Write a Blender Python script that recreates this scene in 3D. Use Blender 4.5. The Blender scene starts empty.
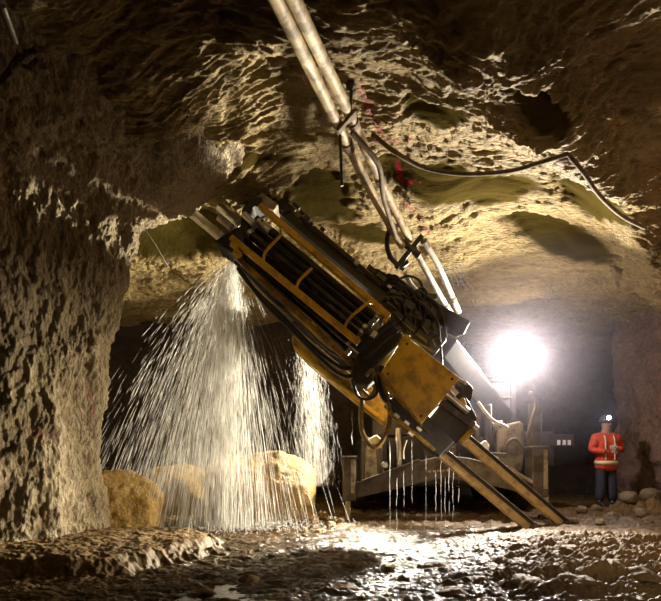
import bpy, math, random
import numpy as np
from mathutils import Vector, Matrix

# ------------------------------------------------------------------ camera, world, lights, exposure
scene = bpy.context.scene
COL = scene.collection
FPX, CX, HY, CAMZ = 480.0, 330.5, 462.0, 1.0

cam_d = bpy.data.cameras.new('camera')
cam = bpy.data.objects.new('camera', cam_d)
COL.objects.link(cam)
cam.location = (0, 0, CAMZ)
cam.rotation_euler = (math.pi / 2, 0, 0)
cam_d.sensor_width = 36.0
cam_d.lens = FPX / 661.0 * 36.0
cam_d.shift_y = (HY - 300.5) / 661.0
cam_d.clip_start = 0.05
scene.camera = cam

world = bpy.data.worlds.new('world')
scene.world = world
world.use_nodes = True
world.node_tree.nodes['Background'].inputs[0].default_value = (0.010, 0.009, 0.008, 1)
world.node_tree.nodes['Background'].inputs[1].default_value = 0.15

vs = scene.view_settings
vs.view_transform = 'Standard'
vs.look = 'None'
vs.exposure = 0.0
vs.gamma = 1.0
vs.use_curve_mapping = False


def W(px, py, Y):
    """point of the place that the photograph shows at px, py when it stands Y metres away"""
    return Vector(((px - CX) / FPX * Y, Y, CAMZ + (HY - py) / FPX * Y))


def lamp(name, kind, loc, energy, color, radius=0.1, target=None, spot=None, blend=0.5):
    d = bpy.data.lights.new(name, kind)
    d.energy = energy
    d.color = color
    d.shadow_soft_size = radius
    if kind == 'SPOT':
        d.spot_size = math.radians(spot)
        d.spot_blend = blend
    o = bpy.data.objects.new(name, d)
    COL.objects.link(o)
    o.location = loc
    if target is not None:
        o.rotation_euler = (Vector(target) - Vector(loc)).to_track_quat('-Z', 'Y').to_euler()
    return o


WARM = (1.0, 0.80, 0.50)
# big work lamp of the rig that shines towards the photographer
LAMP = W(510, 362, 8.8)
lamp('work_lamp_light', 'SPOT', LAMP + Vector((-0.02, -0.30, 0)), 2700, (1.0, 0.90, 0.78), 0.12, target=(0.5, 3.0, 2.6), spot=178, blend=1.0)
# added point light for the spill over the roof and the right wall
lamp('added_spill_light', 'POINT', LAMP + Vector((0.42, -0.05, 0.0)), 150, (1.0, 0.86, 0.86), 0.08)
# lamp behind the yellow plate, lights the spray, the boulders and the roof on the left
FLAMP = Vector((1.3, 9.0, 2.6))
lamp('feed_lamp_light', 'SPOT', FLAMP, 3000, (1.0, 0.90, 0.70), 0.06, target=(-3.0, 5.3, 1.35), spot=108, blend=0.45)
# added, unseen spots that brighten the pillar and the front of the rig
lamp('added_spot_light', 'SPOT', (4.4, 6.3, 0.8), 2300, (1.0, 0.87, 0.64), 0.06, target=(-3.3, 5.5, 0.45), spot=44, blend=0.9)  # added to rake across the pillar from the right
lamp('added_spot_light', 'SPOT', (1.9, 1.0, 1.1), 100, (1.0, 0.83, 0.57), 0.12, target=(3.2, 7.6, 1.0), spot=66, blend=0.9)  # added fill for the stinger beams, mud heap and person

# ------------------------------------------------------------------ numpy noise
_rng = np.random.RandomState(7)
_PERM = np.concatenate([_rng.permutation(256)] * 3)
_G = _rng.normal(size=(256, 3))
_G /= np.linalg.norm(_G, axis=1)[:, None]


def perlin(p):
    pi = np.floor(p).astype(np.int64)
    pf = p - pi
    u = pf * pf * pf * (pf * (pf * 6 - 15) + 10)
    pi &= 255
    out = np.zeros(len(p))
    for dx in (0, 1):
        wx = u[:, 0] if dx else 1 - u[:, 0]
        for dy in (0, 1):
            wy = u[:, 1] if dy else 1 - u[:, 1]
            for dz in (0, 1):
                wz = u[:, 2] if dz else 1 - u[:, 2]
                h = _PERM[_PERM[_PERM[(pi[:, 0] + dx) & 255] + ((pi[:, 1] + dy) & 255)] + ((pi[:, 2] + dz) & 255)]
                g = _G[h]
                out += wx * wy * wz * (g[:, 0] * (pf[:, 0] - dx) + g[:, 1] * (pf[:, 1] - dy) + g[:, 2] * (pf[:, 2] - dz))
    return out * 1.5


def fbm(p, scale, octaves=3, gain=0.5, off=0.0, stretch=(1, 1, 1)):
    q = p * (np.array(stretch) / scale) + off
    a, s = 1.0, np.zeros(len(p))
    for _ in range(octaves):
        s += a * perlin(q)
        q = q * 2.03 + 17.3
        a *= gain
    return s


def ridged(p, scale, octaves=3, off=0.0, stretch=(1, 1, 1)):
    q = p * (np.array(stretch) / scale) + off
    a, s = 1.0, np.zeros(len(p))
    for _ in range(octaves):
        s += a * (1 - np.abs(perlin(q)) * 2)
        q = q * 2.1 + 9.1
        a *= 0.5
    return s


def sstep(a, b, x):
    t = np.clip((x - a) / (b - a), 0, 1)
    return t * t * (3 - 2 * t)


# ------------------------------------------------------------------ materials
def new_mat(name):
    m = bpy.data.materials.new(name)
    m.use_nodes = True
    nt = m.node_tree
    return m, nt, nt.nodes['Principled BSDF']


def plain(name, col, rough=0.5, metal=0.0, var=0.25, scale=6.0, bump=0.0, coat=0.0, emit=None, strength=0, dirt=None, dirt_amt=0.5):
    m, nt, b = new_mat(name)
    N, L = nt.nodes, nt.links
    tc = N.new('ShaderNodeTexCoord')
    no = N.new('ShaderNodeTexNoise')
    no.inputs['Scale'].default_value = scale
    no.inputs['Detail'].default_value = 6
    no.inputs['Roughness'].default_value = 0.65
    L.new(tc.outputs['Object'], no.inputs['Vector'])
    r = N.new('ShaderNodeValToRGB')
    c = np.array(col)
    d = np.array(dirt) if dirt is not None else c * (1 - var)
    r.color_ramp.elements[0].position = 0.5 - 0.25 * dirt_amt if dirt is None else 0.30 + 0.22 * dirt_amt
    r.color_ramp.elements[1].position = 0.66 if dirt is None else 0.45 + 0.22 * dirt_amt
    r.color_ramp.elements[0].color = (*d, 1)
    r.color_ramp.elements[1].color = (*np.clip(c * (1 + var * 0.3), 0, 1), 1)
    L.new(no.outputs['Fac'], r.inputs['Fac'])
    L.new(r.outputs['Color'], b.inputs['Base Color'])
    mr = N.new('ShaderNodeMapRange')
    mr.inputs['To Min'].default_value = min(1, rough + 0.12)
    mr.inputs['To Max'].default_value = max(0.03, rough - 0.12)
    L.new(no.outputs['Fac'], mr.inputs['Value'])
    L.new(mr.outputs['Result'], b.inputs['Roughness'])
    b.inputs['Metallic'].default_value = metal
    b.inputs['Coat Weight'].default_value = coat
    if bump:
        bp = N.new('ShaderNodeBump')
        bp.inputs['Strength'].default_value = bump
        bp.inputs['Distance'].default_value = 0.01
        L.new(no.outputs['Fac'], bp.inputs['Height'])
        L.new(bp.outputs['Normal'], b.inputs['Normal'])
    if emit is not None:
        b.inputs['Emission Color'].default_value = (*emit, 1)
        b.inputs['Emission Strength'].default_value = strength
    return m


def rock_mat(name, light, dark, hollow_shade=(0.10, 0.075, 0.028), rough=0.62, bump=0.9, stretch=(1, 1, 1), paint=(0.35, 0.02, 0.05)):
    m, nt, b = new_mat(name)
    N, L = nt.nodes, nt.links
    tc = N.new('ShaderNodeTexCoord')
    n1 = N.new('ShaderNodeTexNoise'); n1.inputs['Scale'].default_value = 1.3; n1.inputs['Detail'].default_value = 8; n1.inputs['Roughness'].default_value = 0.7
    n2 = N.new('ShaderNodeTexNoise'); n2.inputs['Scale'].default_value = 14; n2.inputs['Detail'].default_value = 8; n2.inputs['Roughness'].default_value = 0.75
    n3 = N.new('ShaderNodeTexVoronoi'); n3.inputs['Scale'].default_value = 30
    mpn = N.new('ShaderNodeMapping'); mpn.inputs['Scale'].default_value = stretch
    L.new(tc.outputs['Object'], mpn.inputs['Vector'])
    for n in (n1, n2, n3):
        L.new(mpn.outputs['Vector'], n.inputs['Vector'])
    r = N.new('ShaderNodeValToRGB')
    r.color_ramp.elements[0].position = 0.36; r.color_ramp.elements[1].position = 0.62
    r.color_ramp.elements[0].color = (*dark, 1); r.color_ramp.elements[1].color = (*light, 1)
    mixf = N.new('ShaderNodeMath'); mixf.operation = 'MULTIPLY_ADD'
    mixf.inputs[1].default_value = 0.5
    h2 = N.new('ShaderNodeMath'); h2.operation = 'MULTIPLY'; h2.inputs[1].default_value = 0.5
    L.new(n1.outputs['Fac'], h2.inputs[0])
    L.new(n2.outputs['Fac'], mixf.inputs[0]); L.new(h2.outputs[0], mixf.inputs[2])
    L.new(mixf.outputs[0], r.inputs['Fac'])
    at = N.new('ShaderNodeAttribute'); at.attribute_name = 'hollow_shade'
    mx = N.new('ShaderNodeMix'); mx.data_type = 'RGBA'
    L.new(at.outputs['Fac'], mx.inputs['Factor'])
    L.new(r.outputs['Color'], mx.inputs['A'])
    mx.inputs['B'].default_value = (*hollow_shade, 1)  # painted shade of the hollows
    pa = N.new('ShaderNodeAttribute'); pa.attribute_name = 'paint'
    mp = N.new('ShaderNodeMix'); mp.data_type = 'RGBA'
    L.new(pa.outputs['Fac'], mp.inputs['Factor'])
    L.new(mx.outputs['Result'], mp.inputs['A'])
    mp.inputs['B'].default_value = (*paint, 1)
    L.new(mp.outputs['Result'], b.inputs['Base Color'])
    b.inputs['Roughness'].default_value = rough
    sp_ = N.new('ShaderNodeMapRange'); sp_.inputs['To Min'].default_value = 0.4; sp_.inputs['To Max'].default_value = 0.0
    L.new(at.outputs['Fac'], sp_.inputs['Value']); L.new(sp_.outputs['Result'], b.inputs['Specular IOR Level'])
    # fine relief, weaker on the smooth shaded hollows
    ad = N.new('ShaderNodeMath'); ad.operation = 'MULTIPLY_ADD'; ad.inputs[1].default_value = 0.35
    L.new(n3.outputs['Distance'], ad.inputs[0]); L.new(n2.outputs['Fac'], ad.inputs[2])
    st = N.new('ShaderNodeMapRange'); st.inputs['To Min'].default_value = bump; st.inputs['To Max'].default_value = bump * 0.25
    L.new(at.outputs['Fac'], st.inputs['Value'])
    bp = N.new('ShaderNodeBump'); bp.inputs['Distance'].default_value = 0.08
    L.new(st.outputs['Result'], bp.inputs['Strength'])
    L.new(ad.outputs[0], bp.inputs['Height'])
    L.new(bp.outputs['Normal'], b.inputs['Normal'])
    return m


M = {}
M['shotcrete'] = rock_mat('shotcrete_rock', (0.50, 0.375, 0.155), (0.15, 0.106, 0.034), hollow_shade=(0.045, 0.033, 0.008), stretch=(0.35, 1.4, 1.4), bump=1.0)  # dark olive paints the shade in the roof hollows
M['pillar'] = rock_mat('pillar_rock', (0.62, 0.50, 0.31), (0.17, 0.13, 0.07), stretch=(1.3, 1.3, 0.55), bump=1.0)
M['rock_right'] = rock_mat('right_wall_rock', (0.34, 0.225, 0.165), (0.15, 0.095, 0.07))
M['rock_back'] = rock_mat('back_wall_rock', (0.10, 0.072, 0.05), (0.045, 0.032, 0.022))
M['boulder'] = rock_mat('ochre_boulder', (0.44, 0.28, 0.07), (0.25, 0.15, 0.03), rough=0.5, bump=0.5)
M['stone'] = rock_mat('small_stone', (0.34, 0.26, 0.15), (0.17, 0.12, 0.07), rough=0.5, bump=0.5)
M['yellow'] = plain('worn_yellow_paint', (0.56, 0.335, 0.012), 0.42, 0, dirt=(0.32, 0.18, 0.015), dirt_amt=0.4, scale=5, bump=0.1)
M['yellow_dirty'] = plain('muddy_yellow_paint', (0.44, 0.26, 0.015), 0.5, 0, dirt=(0.17, 0.10, 0.015), dirt_amt=0.7, scale=4, bump=0.2)
M['black'] = plain('black_oily_steel', (0.018, 0.016, 0.013), 0.5, 0.0, var=0.5, scale=9)
M['drill_rod'] = plain('dark_drill_steel', (0.055, 0.046, 0.03), 0.33, 0.7, var=0.5, scale=7)
M['steel'] = plain('bright_steel', (0.62, 0.58, 0.5), 0.3, 0.85, var=0.35, scale=8)
M['pale_steel'] = plain('pale_steel_tube', (0.60, 0.53, 0.38), 0.4, 0.15, var=0.35, scale=6)
M['drill_steel'] = plain('worn_bright_drill_steel', (0.80, 0.74, 0.58), 0.45, 0.1, var=0.3, scale=6)
M['tan'] = plain('tan_plastic_pipe', (0.44, 0.335, 0.17), 0.6, 0, dirt=(0.20, 0.145, 0.07), dirt_amt=0.5, scale=7, bump=0.1)
M['beam_tan'] = plain('pale_tan_steel', (0.66, 0.50, 0.25), 0.4, 0, dirt=(0.42, 0.30, 0.14), dirt_amt=0.3, scale=7)
M['hose'] = plain('black_rubber_hose', (0.02, 0.018, 0.016), 0.4, 0, var=0.3, scale=20)
M['hose_brown'] = plain('muddy_brown_hose', (0.17, 0.12, 0.055), 0.8, 0, var=0.4, scale=12)
M['hose_yellow'] = plain('muddy_yellow_hose', (0.25, 0.16, 0.035), 0.45, 0, var=0.5, scale=12)
M['hose_white'] = plain('pale_hose', (0.62, 0.58, 0.5), 0.4, 0, var=0.3, scale=12)
M['grey'] = plain('muddy_grey_steel', (0.115, 0.095, 0.075), 0.5, 0.1, dirt=(0.06, 0.045, 0.03), dirt_amt=0.6, scale=5, bump=0.2)
M['pale_panel'] = plain('muddy_pale_panel', (0.38, 0.33, 0.25), 0.45, 0, dirt=(0.17, 0.13, 0.085), dirt_amt=0.5, scale=5)
M['dark_body'] = plain('dark_carrier_paint', (0.045, 0.038, 0.038), 0.45, 0, var=0.5, scale=4)
M['rubber'] = plain('tyre_rubber', (0.022, 0.02, 0.018), 0.8, 0, var=0.4, scale=10, bump=0.3)
M['white_mark'] = plain('white_reflector', (0.75, 0.75, 0.72), 0.4, 0, var=0.1)
M['red'] = plain('red_hivis_fabric', (0.72, 0.085, 0.03), 0.75, 0, var=0.35, scale=14, bump=0.3)
M['reflective'] = plain('reflective_tape', (0.80, 0.72, 0.45), 0.45, 0, var=0.2, scale=20)
M['trouser'] = plain('dark_blue_work_trousers', (0.045, 0.05, 0.075), 0.8, 0, var=0.4, scale=14, bump=0.3)
M['skin'] = plain('skin', (0.42, 0.24, 0.16), 0.55, 0, var=0.15)
M['helmet'] = plain('dark_helmet_shell', (0.08, 0.09, 0.13), 0.3, 0, var=0.2)
M['boot'] = plain('black_rubber_boot', (0.025, 0.022, 0.02), 0.5, 0, var=0.3)
M['glove'] = plain('pale_glove', (0.6, 0.55, 0.48), 0.7, 0, var=0.2)
M['wire'] = plain('grey_wire', (0.22, 0.19, 0.14), 0.5, 0.5, var=0.3)
M['lens'] = plain('lit_lamp_lens', (1, 1, 1), 0.3, emit=(1.0, 0.96, 0.90), strength=60)
M['lens_small'] = plain('lit_cap_lamp_lens', (1, 1, 1), 0.3, emit=(0.92, 0.95, 1.0), strength=40)


def glassy():
    m, nt, b = new_mat('wet_glass')
    b.inputs['Base Color'].default_value = (0.25, 0.27, 0.26, 1)
    b.inputs['Roughness'].default_value = 0.15
    b.inputs['Transmission Weight'].default_value = 0.6
    return m


def water_mat(name, alpha, col=(0.95, 0.93, 0.88)):
    m, nt, b = new_mat(name)
    N, L = nt.nodes, nt.links
    N.remove(b)
    out = [n for n in N if n.type == 'OUTPUT_MATERIAL'][0]
    tr = N.new('ShaderNodeBsdfTransparent')
    tl = N.new('ShaderNodeBsdfTranslucent'); tl.inputs['Color'].default_value = (*col, 1)
    df = N.new('ShaderNodeBsdfDiffuse'); df.inputs['Color'].default_value = (*col, 1)
    m1 = N.new('ShaderNodeMixShader'); m1.inputs[0].default_value = 0.5
    L.new(df.outputs[0], m1.inputs[1]); L.new(tl.outputs[0], m1.inputs[2])
    m2 = N.new('ShaderNodeMixShader'); m2.inputs[0].default_value = alpha
    L.new(tr.outputs[0], m2.inputs[1]); L.new(m1.outputs[0], m2.inputs[2])
    L.new(m2.outputs[0], out.inputs['Surface'])
    return m


M['glass'] = glassy()
M['spray'] = water_mat('water_spray_white', 0.6)
M['veil'] = water_mat('water_veil_white', 0.3)
M['drip'] = water_mat('water_drip', 0.5)


def mud_mat():
    m, nt, b = new_mat('wet_mud')
    N, L = nt.nodes, nt.links
    tc = N.new('ShaderNodeTexCoord')
    n1 = N.new('ShaderNodeTexNoise'); n1.inputs['Scale'].default_value = 2.2; n1.inputs['Detail'].default_value = 8; n1.inputs['Roughness'].default_value = 0.7
    n2 = N.new('ShaderNodeTexNoise'); n2.inputs['Scale'].default_value = 26; n2.inputs['Detail'].default_value = 8; n2.inputs['Roughness'].default_value = 0.7
    for n in (n1, n2):
        L.new(tc.outputs['Object'], n.inputs['Vector'])
    r = N.new('ShaderNodeValToRGB')
    r.color_ramp.elements[0].position = 0.32; r.color_ramp.elements[1].position = 0.68
    r.color_ramp.elements[0].color = (0.085, 0.052, 0.020, 1); r.color_ramp.elements[1].color = (0.29, 0.185, 0.068, 1)
    md = N.new('ShaderNodeMath'); md.operation = 'MULTIPLY_ADD'; md.inputs[1].default_value = 0.5
    h = N.new('ShaderNodeMath'); h.operation = 'MULTIPLY'; h.inputs[1].default_value = 0.5
    L.new(n1.outputs['Fac'], h.inputs[0]); L.new(n2.outputs['Fac'], md.inputs[0]); L.new(h.outputs[0], md.inputs[2])
    L.new(md.outputs[0], r.inputs['Fac'])
    at = N.new('ShaderNodeAttribute'); at.attribute_name = 'wet'
    mx = N.new('ShaderNodeMix'); mx.data_type = 'RGBA'; mx.blend_type = 'MULTIPLY'
    L.new(at.outputs['Fac'], mx.inputs['Factor'])
    L.new(r.outputs['Color'], mx.inputs['A']); mx.inputs['B'].default_value = (0.30, 0.27, 0.24, 1)
    L.new(mx.outputs['Result'], b.inputs['Base Color'])
    mr = N.new('ShaderNodeMapRange'); mr.inputs['To Min'].default_value = 0.62; mr.inputs['To Max'].default_value = 0.2
    L.new(at.outputs['Fac'], mr.inputs['Value']); L.new(mr.outputs['Result'], b.inputs['Roughness'])
    bp = N.new('ShaderNodeBump'); bp.inputs['Distance'].default_value = 0.02; bp.inputs['Strength'].default_value = 0.7
    L.new(n2.outputs['Fac'], bp.inputs['Height']); L.new(bp.outputs['Normal'], b.inputs['Normal'])
    return m


M['mud'] = mud_mat()


def puddle_mat():
    m, nt, b = new_mat('muddy_water')
    N, L = nt.nodes, nt.links
    b.inputs['Base Color'].default_value = (0.045, 0.03, 0.014, 1)
    b.inputs['Roughness'].default_value = 0.07
    b.inputs['IOR'].default_value = 1.45
    tc = N.new('ShaderNodeTexCoord')
    n = N.new('ShaderNodeTexNoise'); n.inputs['Scale'].default_value = 9; n.inputs['Detail'].default_value = 4
    L.new(tc.outputs['Object'], n.inputs['Vector'])
    bp = N.new('ShaderNodeBump'); bp.inputs['Distance'].default_value = 0.02; bp.inputs['Strength'].default_value = 0.5
    L.new(n.outputs['Fac'], bp.inputs['Height']); L.new(bp.outputs['Normal'], b.inputs['Normal'])
    return m


M['puddle'] = puddle_mat()


# ------------------------------------------------------------------ object helpers
def tag(o, label=None, cat=None, group=None, kind=None):
    if label: o['label'] = label
    if cat: o['category'] = cat
    if group: o['group'] = group
    if kind: o['kind'] = kind
    return o


def empty(name, loc=(0, 0, 0)):
    o = bpy.data.objects.new(name, None)
    COL.objects.link(o)
    o.location = loc
    o.empty_display_size = 0.2
    return o


def link_mesh(name, me, mat, parent=None):
    o = bpy.data.objects.new(name, me)
    COL.objects.link(o)
    if mat is not None:
        me.materials.append(mat)
    if parent is not None:
        o.parent = parent
        # parents carry no rotation here: keep world placement
        ploc = Vector((0, 0, 0))
        p = parent
        while p is not None:
            ploc += p.location
            p = p.parent
        o.location = -ploc
    return o


def grid_mesh(name, V, nu, nv, mat, attrs=None, flip=False, parent=None):
    """V: (nu*nv,3) row-major, u rows, v columns"""
    i = np.arange(nu - 1)[:, None] * nv + np.arange(nv - 1)[None, :]
    i = i.ravel()
    f = np.stack([i, i + 1, i + nv + 1, i + nv], 1)
    if flip:
        f = f[:, ::-1]
    me = bpy.data.meshes.new(name)
    me.vertices.add(len(V)); me.vertices.foreach_set('co', V.astype(np.float32).ravel())
    me.loops.add(f.size); me.loops.foreach_set('vertex_index', f.astype(np.int32).ravel())
    me.polygons.add(len(f))
    me.polygons.foreach_set('loop_start', np.arange(0, f.size, 4, dtype=np.int32))
    me.polygons.foreach_set('loop_total', np.full(len(f), 4, dtype=np.int32))
    me.polygons.foreach_set('use_smooth', np.ones(len(f), dtype=bool))
    me.update(); me.validate()
    for k, a in (attrs or {}).items():
        at = me.attributes.new(k, 'FLOAT', 'POINT')
        at.data.foreach_set('value', a.astype(np.float32))
    return link_mesh(name, me, mat, parent)


class MB:
    def __init__(self):
        self.v, self.f, self.s = [], [], []

    def add(self, verts, faces, smooth=False):
        b = len(self.v)
        self.v += [tuple(x) for x in verts]
        for q in faces:
            self.f.append(tuple(b + i for i in q)); self.s.append(smooth)
        return self

    def tube(self, pts, r, n=10, caps=True):
        pts = [Vector(p) for p in pts]
        k = len(pts)
        rr = r if isinstance(r, (list, tuple)) else [r] * k
        t0 = (pts[1] - pts[0]).normalized()
        ref = Vector((0, 0, 1)) if abs(t0.z) < 0.9 else Vector((1, 0, 0))
        a = t0.cross(ref).normalized()
        rings = []
        for i in range(k):
            t = (pts[min(i + 1, k - 1)] - pts[max(i - 1, 0)]).normalized()
            a = (a - t * a.dot(t)).normalized()
            b = t.cross(a)
            rings.append([pts[i] + (a * math.cos(2 * math.pi * j / n) + b * math.sin(2 * math.pi * j / n)) * rr[i] for j in range(n)])
        vs_ = [p for r_ in rings for p in r_]
        fs = [(i * n + j, i * n + (j + 1) % n, (i + 1) * n + (j + 1) % n, (i + 1) * n + j) for i in range(k - 1) for j in range(n)]
        self.add(vs_, fs, True)
        if caps:
            self.add(rings[0], [tuple(reversed(range(n)))])
            self.add(rings[-1], [tuple(range(n))])
        return self

    def box(self, lo, hi):
        x0, y0, z0 = lo; x1, y1, z1 = hi
        v = [(x0, y0, z0), (x1, y0, z0), (x1, y1, z0), (x0, y1, z0), (x0, y0, z1), (x1, y0, z1), (x1, y1, z1), (x0, y1, z1)]
        return self.add(v, [(0, 3, 2, 1), (4, 5, 6, 7), (0, 1, 5, 4), (1, 2, 6, 5), (2, 3, 7, 6), (3, 0, 4, 7)])

    def bar(self, p, q, w, h):
        """rectangular bar from p to q; w measured in the X-Z plane, h in depth (Y)"""
        p, q = Vector(p), Vector(q)
        t = (q - p).normalized()
        d = Vector((0, 1, 0)); d = (d - t * d.dot(t)).normalized()
        n = d.cross(t)
        v = []
        for c in (p, q):
            for a, b in ((-1, -1), (1, -1), (1, 1), (-1, 1)):
                v.append(c + n * (a * w / 2) + d * (b * h / 2))
        return self.add(v, [(0, 1, 2, 3), (7, 6, 5, 4), (0, 4, 5, 1), (1, 5, 6, 2), (2, 6, 7, 3), (3, 7, 4, 0)])

    def plate(self, px, Y, th, Y2=None):
        """solid plate whose outline is given by pixel corners at depth Y, th metres thick (going back)"""
        f = [W(a, b, Y) for a, b in px]
        n = len(f)
        area = sum(f[i].x * f[(i + 1) % n].z - f[(i + 1) % n].x * f[i].z for i in range(n))
        if area < 0:
            f.reverse()
        bk = [p + Vector((0, th, 0)) for p in f]
        self.add(f + bk, [tuple(range(n)), tuple(reversed(range(n, 2 * n)))] + [(i, i + n, (i + 1) % n + n, (i + 1) % n) for i in range(n)])
        return self

    def build(self, name, mat, parent=None, bevel=0.0, segs=2):
        me = bpy.data.meshes.new(name)
        me.from_pydata(self.v, [], self.f)
        me.polygons.foreach_set('use_smooth', self.s)
        me.update()
        o = link_mesh(name, me, mat, parent)
        if bevel:
            md = o.modifiers.new('bevel', 'BEVEL'); md.width = bevel; md.segments = segs; md.limit_method = 'ANGLE'; md.angle_limit = math.radians(40)
        return o


def spline(pts, n=8):
    """Catmull-Rom through points"""
    pts = [Vector(p) for p in pts]
    P = [pts[0] * 2 - pts[1]] + pts + [pts[-1] * 2 - pts[-2]]
    out = []
    for i in range(1, len(P) - 2):
        for k in range(n):
            t = k / n
            a, b, c, d = P[i - 1], P[i], P[i + 1], P[i + 2]
            out.append(0.5 * (2 * b + (c - a) * t + (2 * a - 5 * b + 4 * c - d) * t * t + (3 * b - a - 3 * c + d) * t ** 3))
    out.append(pts[-1])
    return out


def hose(name, pts, r, mat, parent=None, n=8, seg=8):
    return MB().tube(spline(pts, seg), r, n).build(name, mat, parent)


def proj(V):
    px = CX + FPX * V[:, 0] / V[:, 1]
    py = HY - FPX * (V[:, 2] - CAMZ) / V[:, 1]
    return px, py


def grid_normals(V, nu, nv):
    G = V.reshape(nu, nv, 3)
    du = np.gradient(G, axis=0); dv = np.gradient(G, axis=1)
    n = np.cross(du, dv)
    n /= np.linalg.norm(n, axis=2)[:, :, None] + 1e-9
    return n.reshape(-1, 3)


def crinterp(ctrl, n):
    """Catmull-Rom along axis 0 of ctrl (k,...) to n samples, even in parameter"""
    ctrl = np.asarray(ctrl, float)
    k = len(ctrl)
    P = np.concatenate([2 * ctrl[:1] - ctrl[1:2], ctrl, 2 * ctrl[-1:] - ctrl[-2:-1]])
    t = np.linspace(0, k - 1 - 1e-6, n)
    i = t.astype(int); u = (t - i).reshape((-1,) + (1,) * (ctrl.ndim - 1))
    a, b, c, d = P[i], P[i + 1], P[i + 2], P[i + 3]
    return 0.5 * (2 * b + (c - a) * u + (2 * a - 5 * b + 4 * c - d) * u ** 2 + (3 * b - a - 3 * c + d) * u ** 3)


def tps(points, Q):
    p = np.array(points, float)
    xy, z = p[:, :2], p[:, 2]
    def ph(r2): return 0.5 * r2 * np.log(r2 + 1e-12)
    d2 = ((xy[:, None] - xy[None]) ** 2).sum(2)
    n = len(p)
    A = np.zeros((n + 3, n + 3)); A[:n, :n] = ph(d2) + np.eye(n) * 0.02
    A[:n, n] = 1; A[:n, n + 1:] = xy; A[n, :n] = 1; A[n + 1:, :n] = xy.T
    w = np.linalg.solve(A, np.concatenate([z, np.zeros(3)]))
    out = np.full(len(Q), w[n]) + Q @ w[n + 1:]
    for i in range(n):
        out += w[i] * ph(((Q - xy[i]) ** 2).sum(1))
    return out


def blob(px, py, cx, cy, rx, ry, rot=0.0, soft=0.35):
    c, s = math.cos(math.radians(rot)), math.sin(math.radians(rot))
    a = ((px - cx) * c + (py - cy) * s) / rx
    b = (-(px - cx) * s + (py - cy) * c) / ry
    return 1 - sstep(1 - soft, 1 + soft, np.sqrt(a * a + b * b))


def stroke(px, py, pts, w):
    d = np.full(len(px), 1e9)
    for (x0, y0), (x1, y1) in zip(pts[:-1], pts[1:]):
        vx, vy = x1 - x0, y1 - y0
        t = np.clip(((px - x0) * vx + (py - y0) * vy) / (vx * vx + vy * vy), 0, 1)
        d = np.minimum(d, np.hypot(px - x0 - t * vx, py - y0 - t * vy))
    return 1 - sstep(w * 0.5, w, d)


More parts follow.
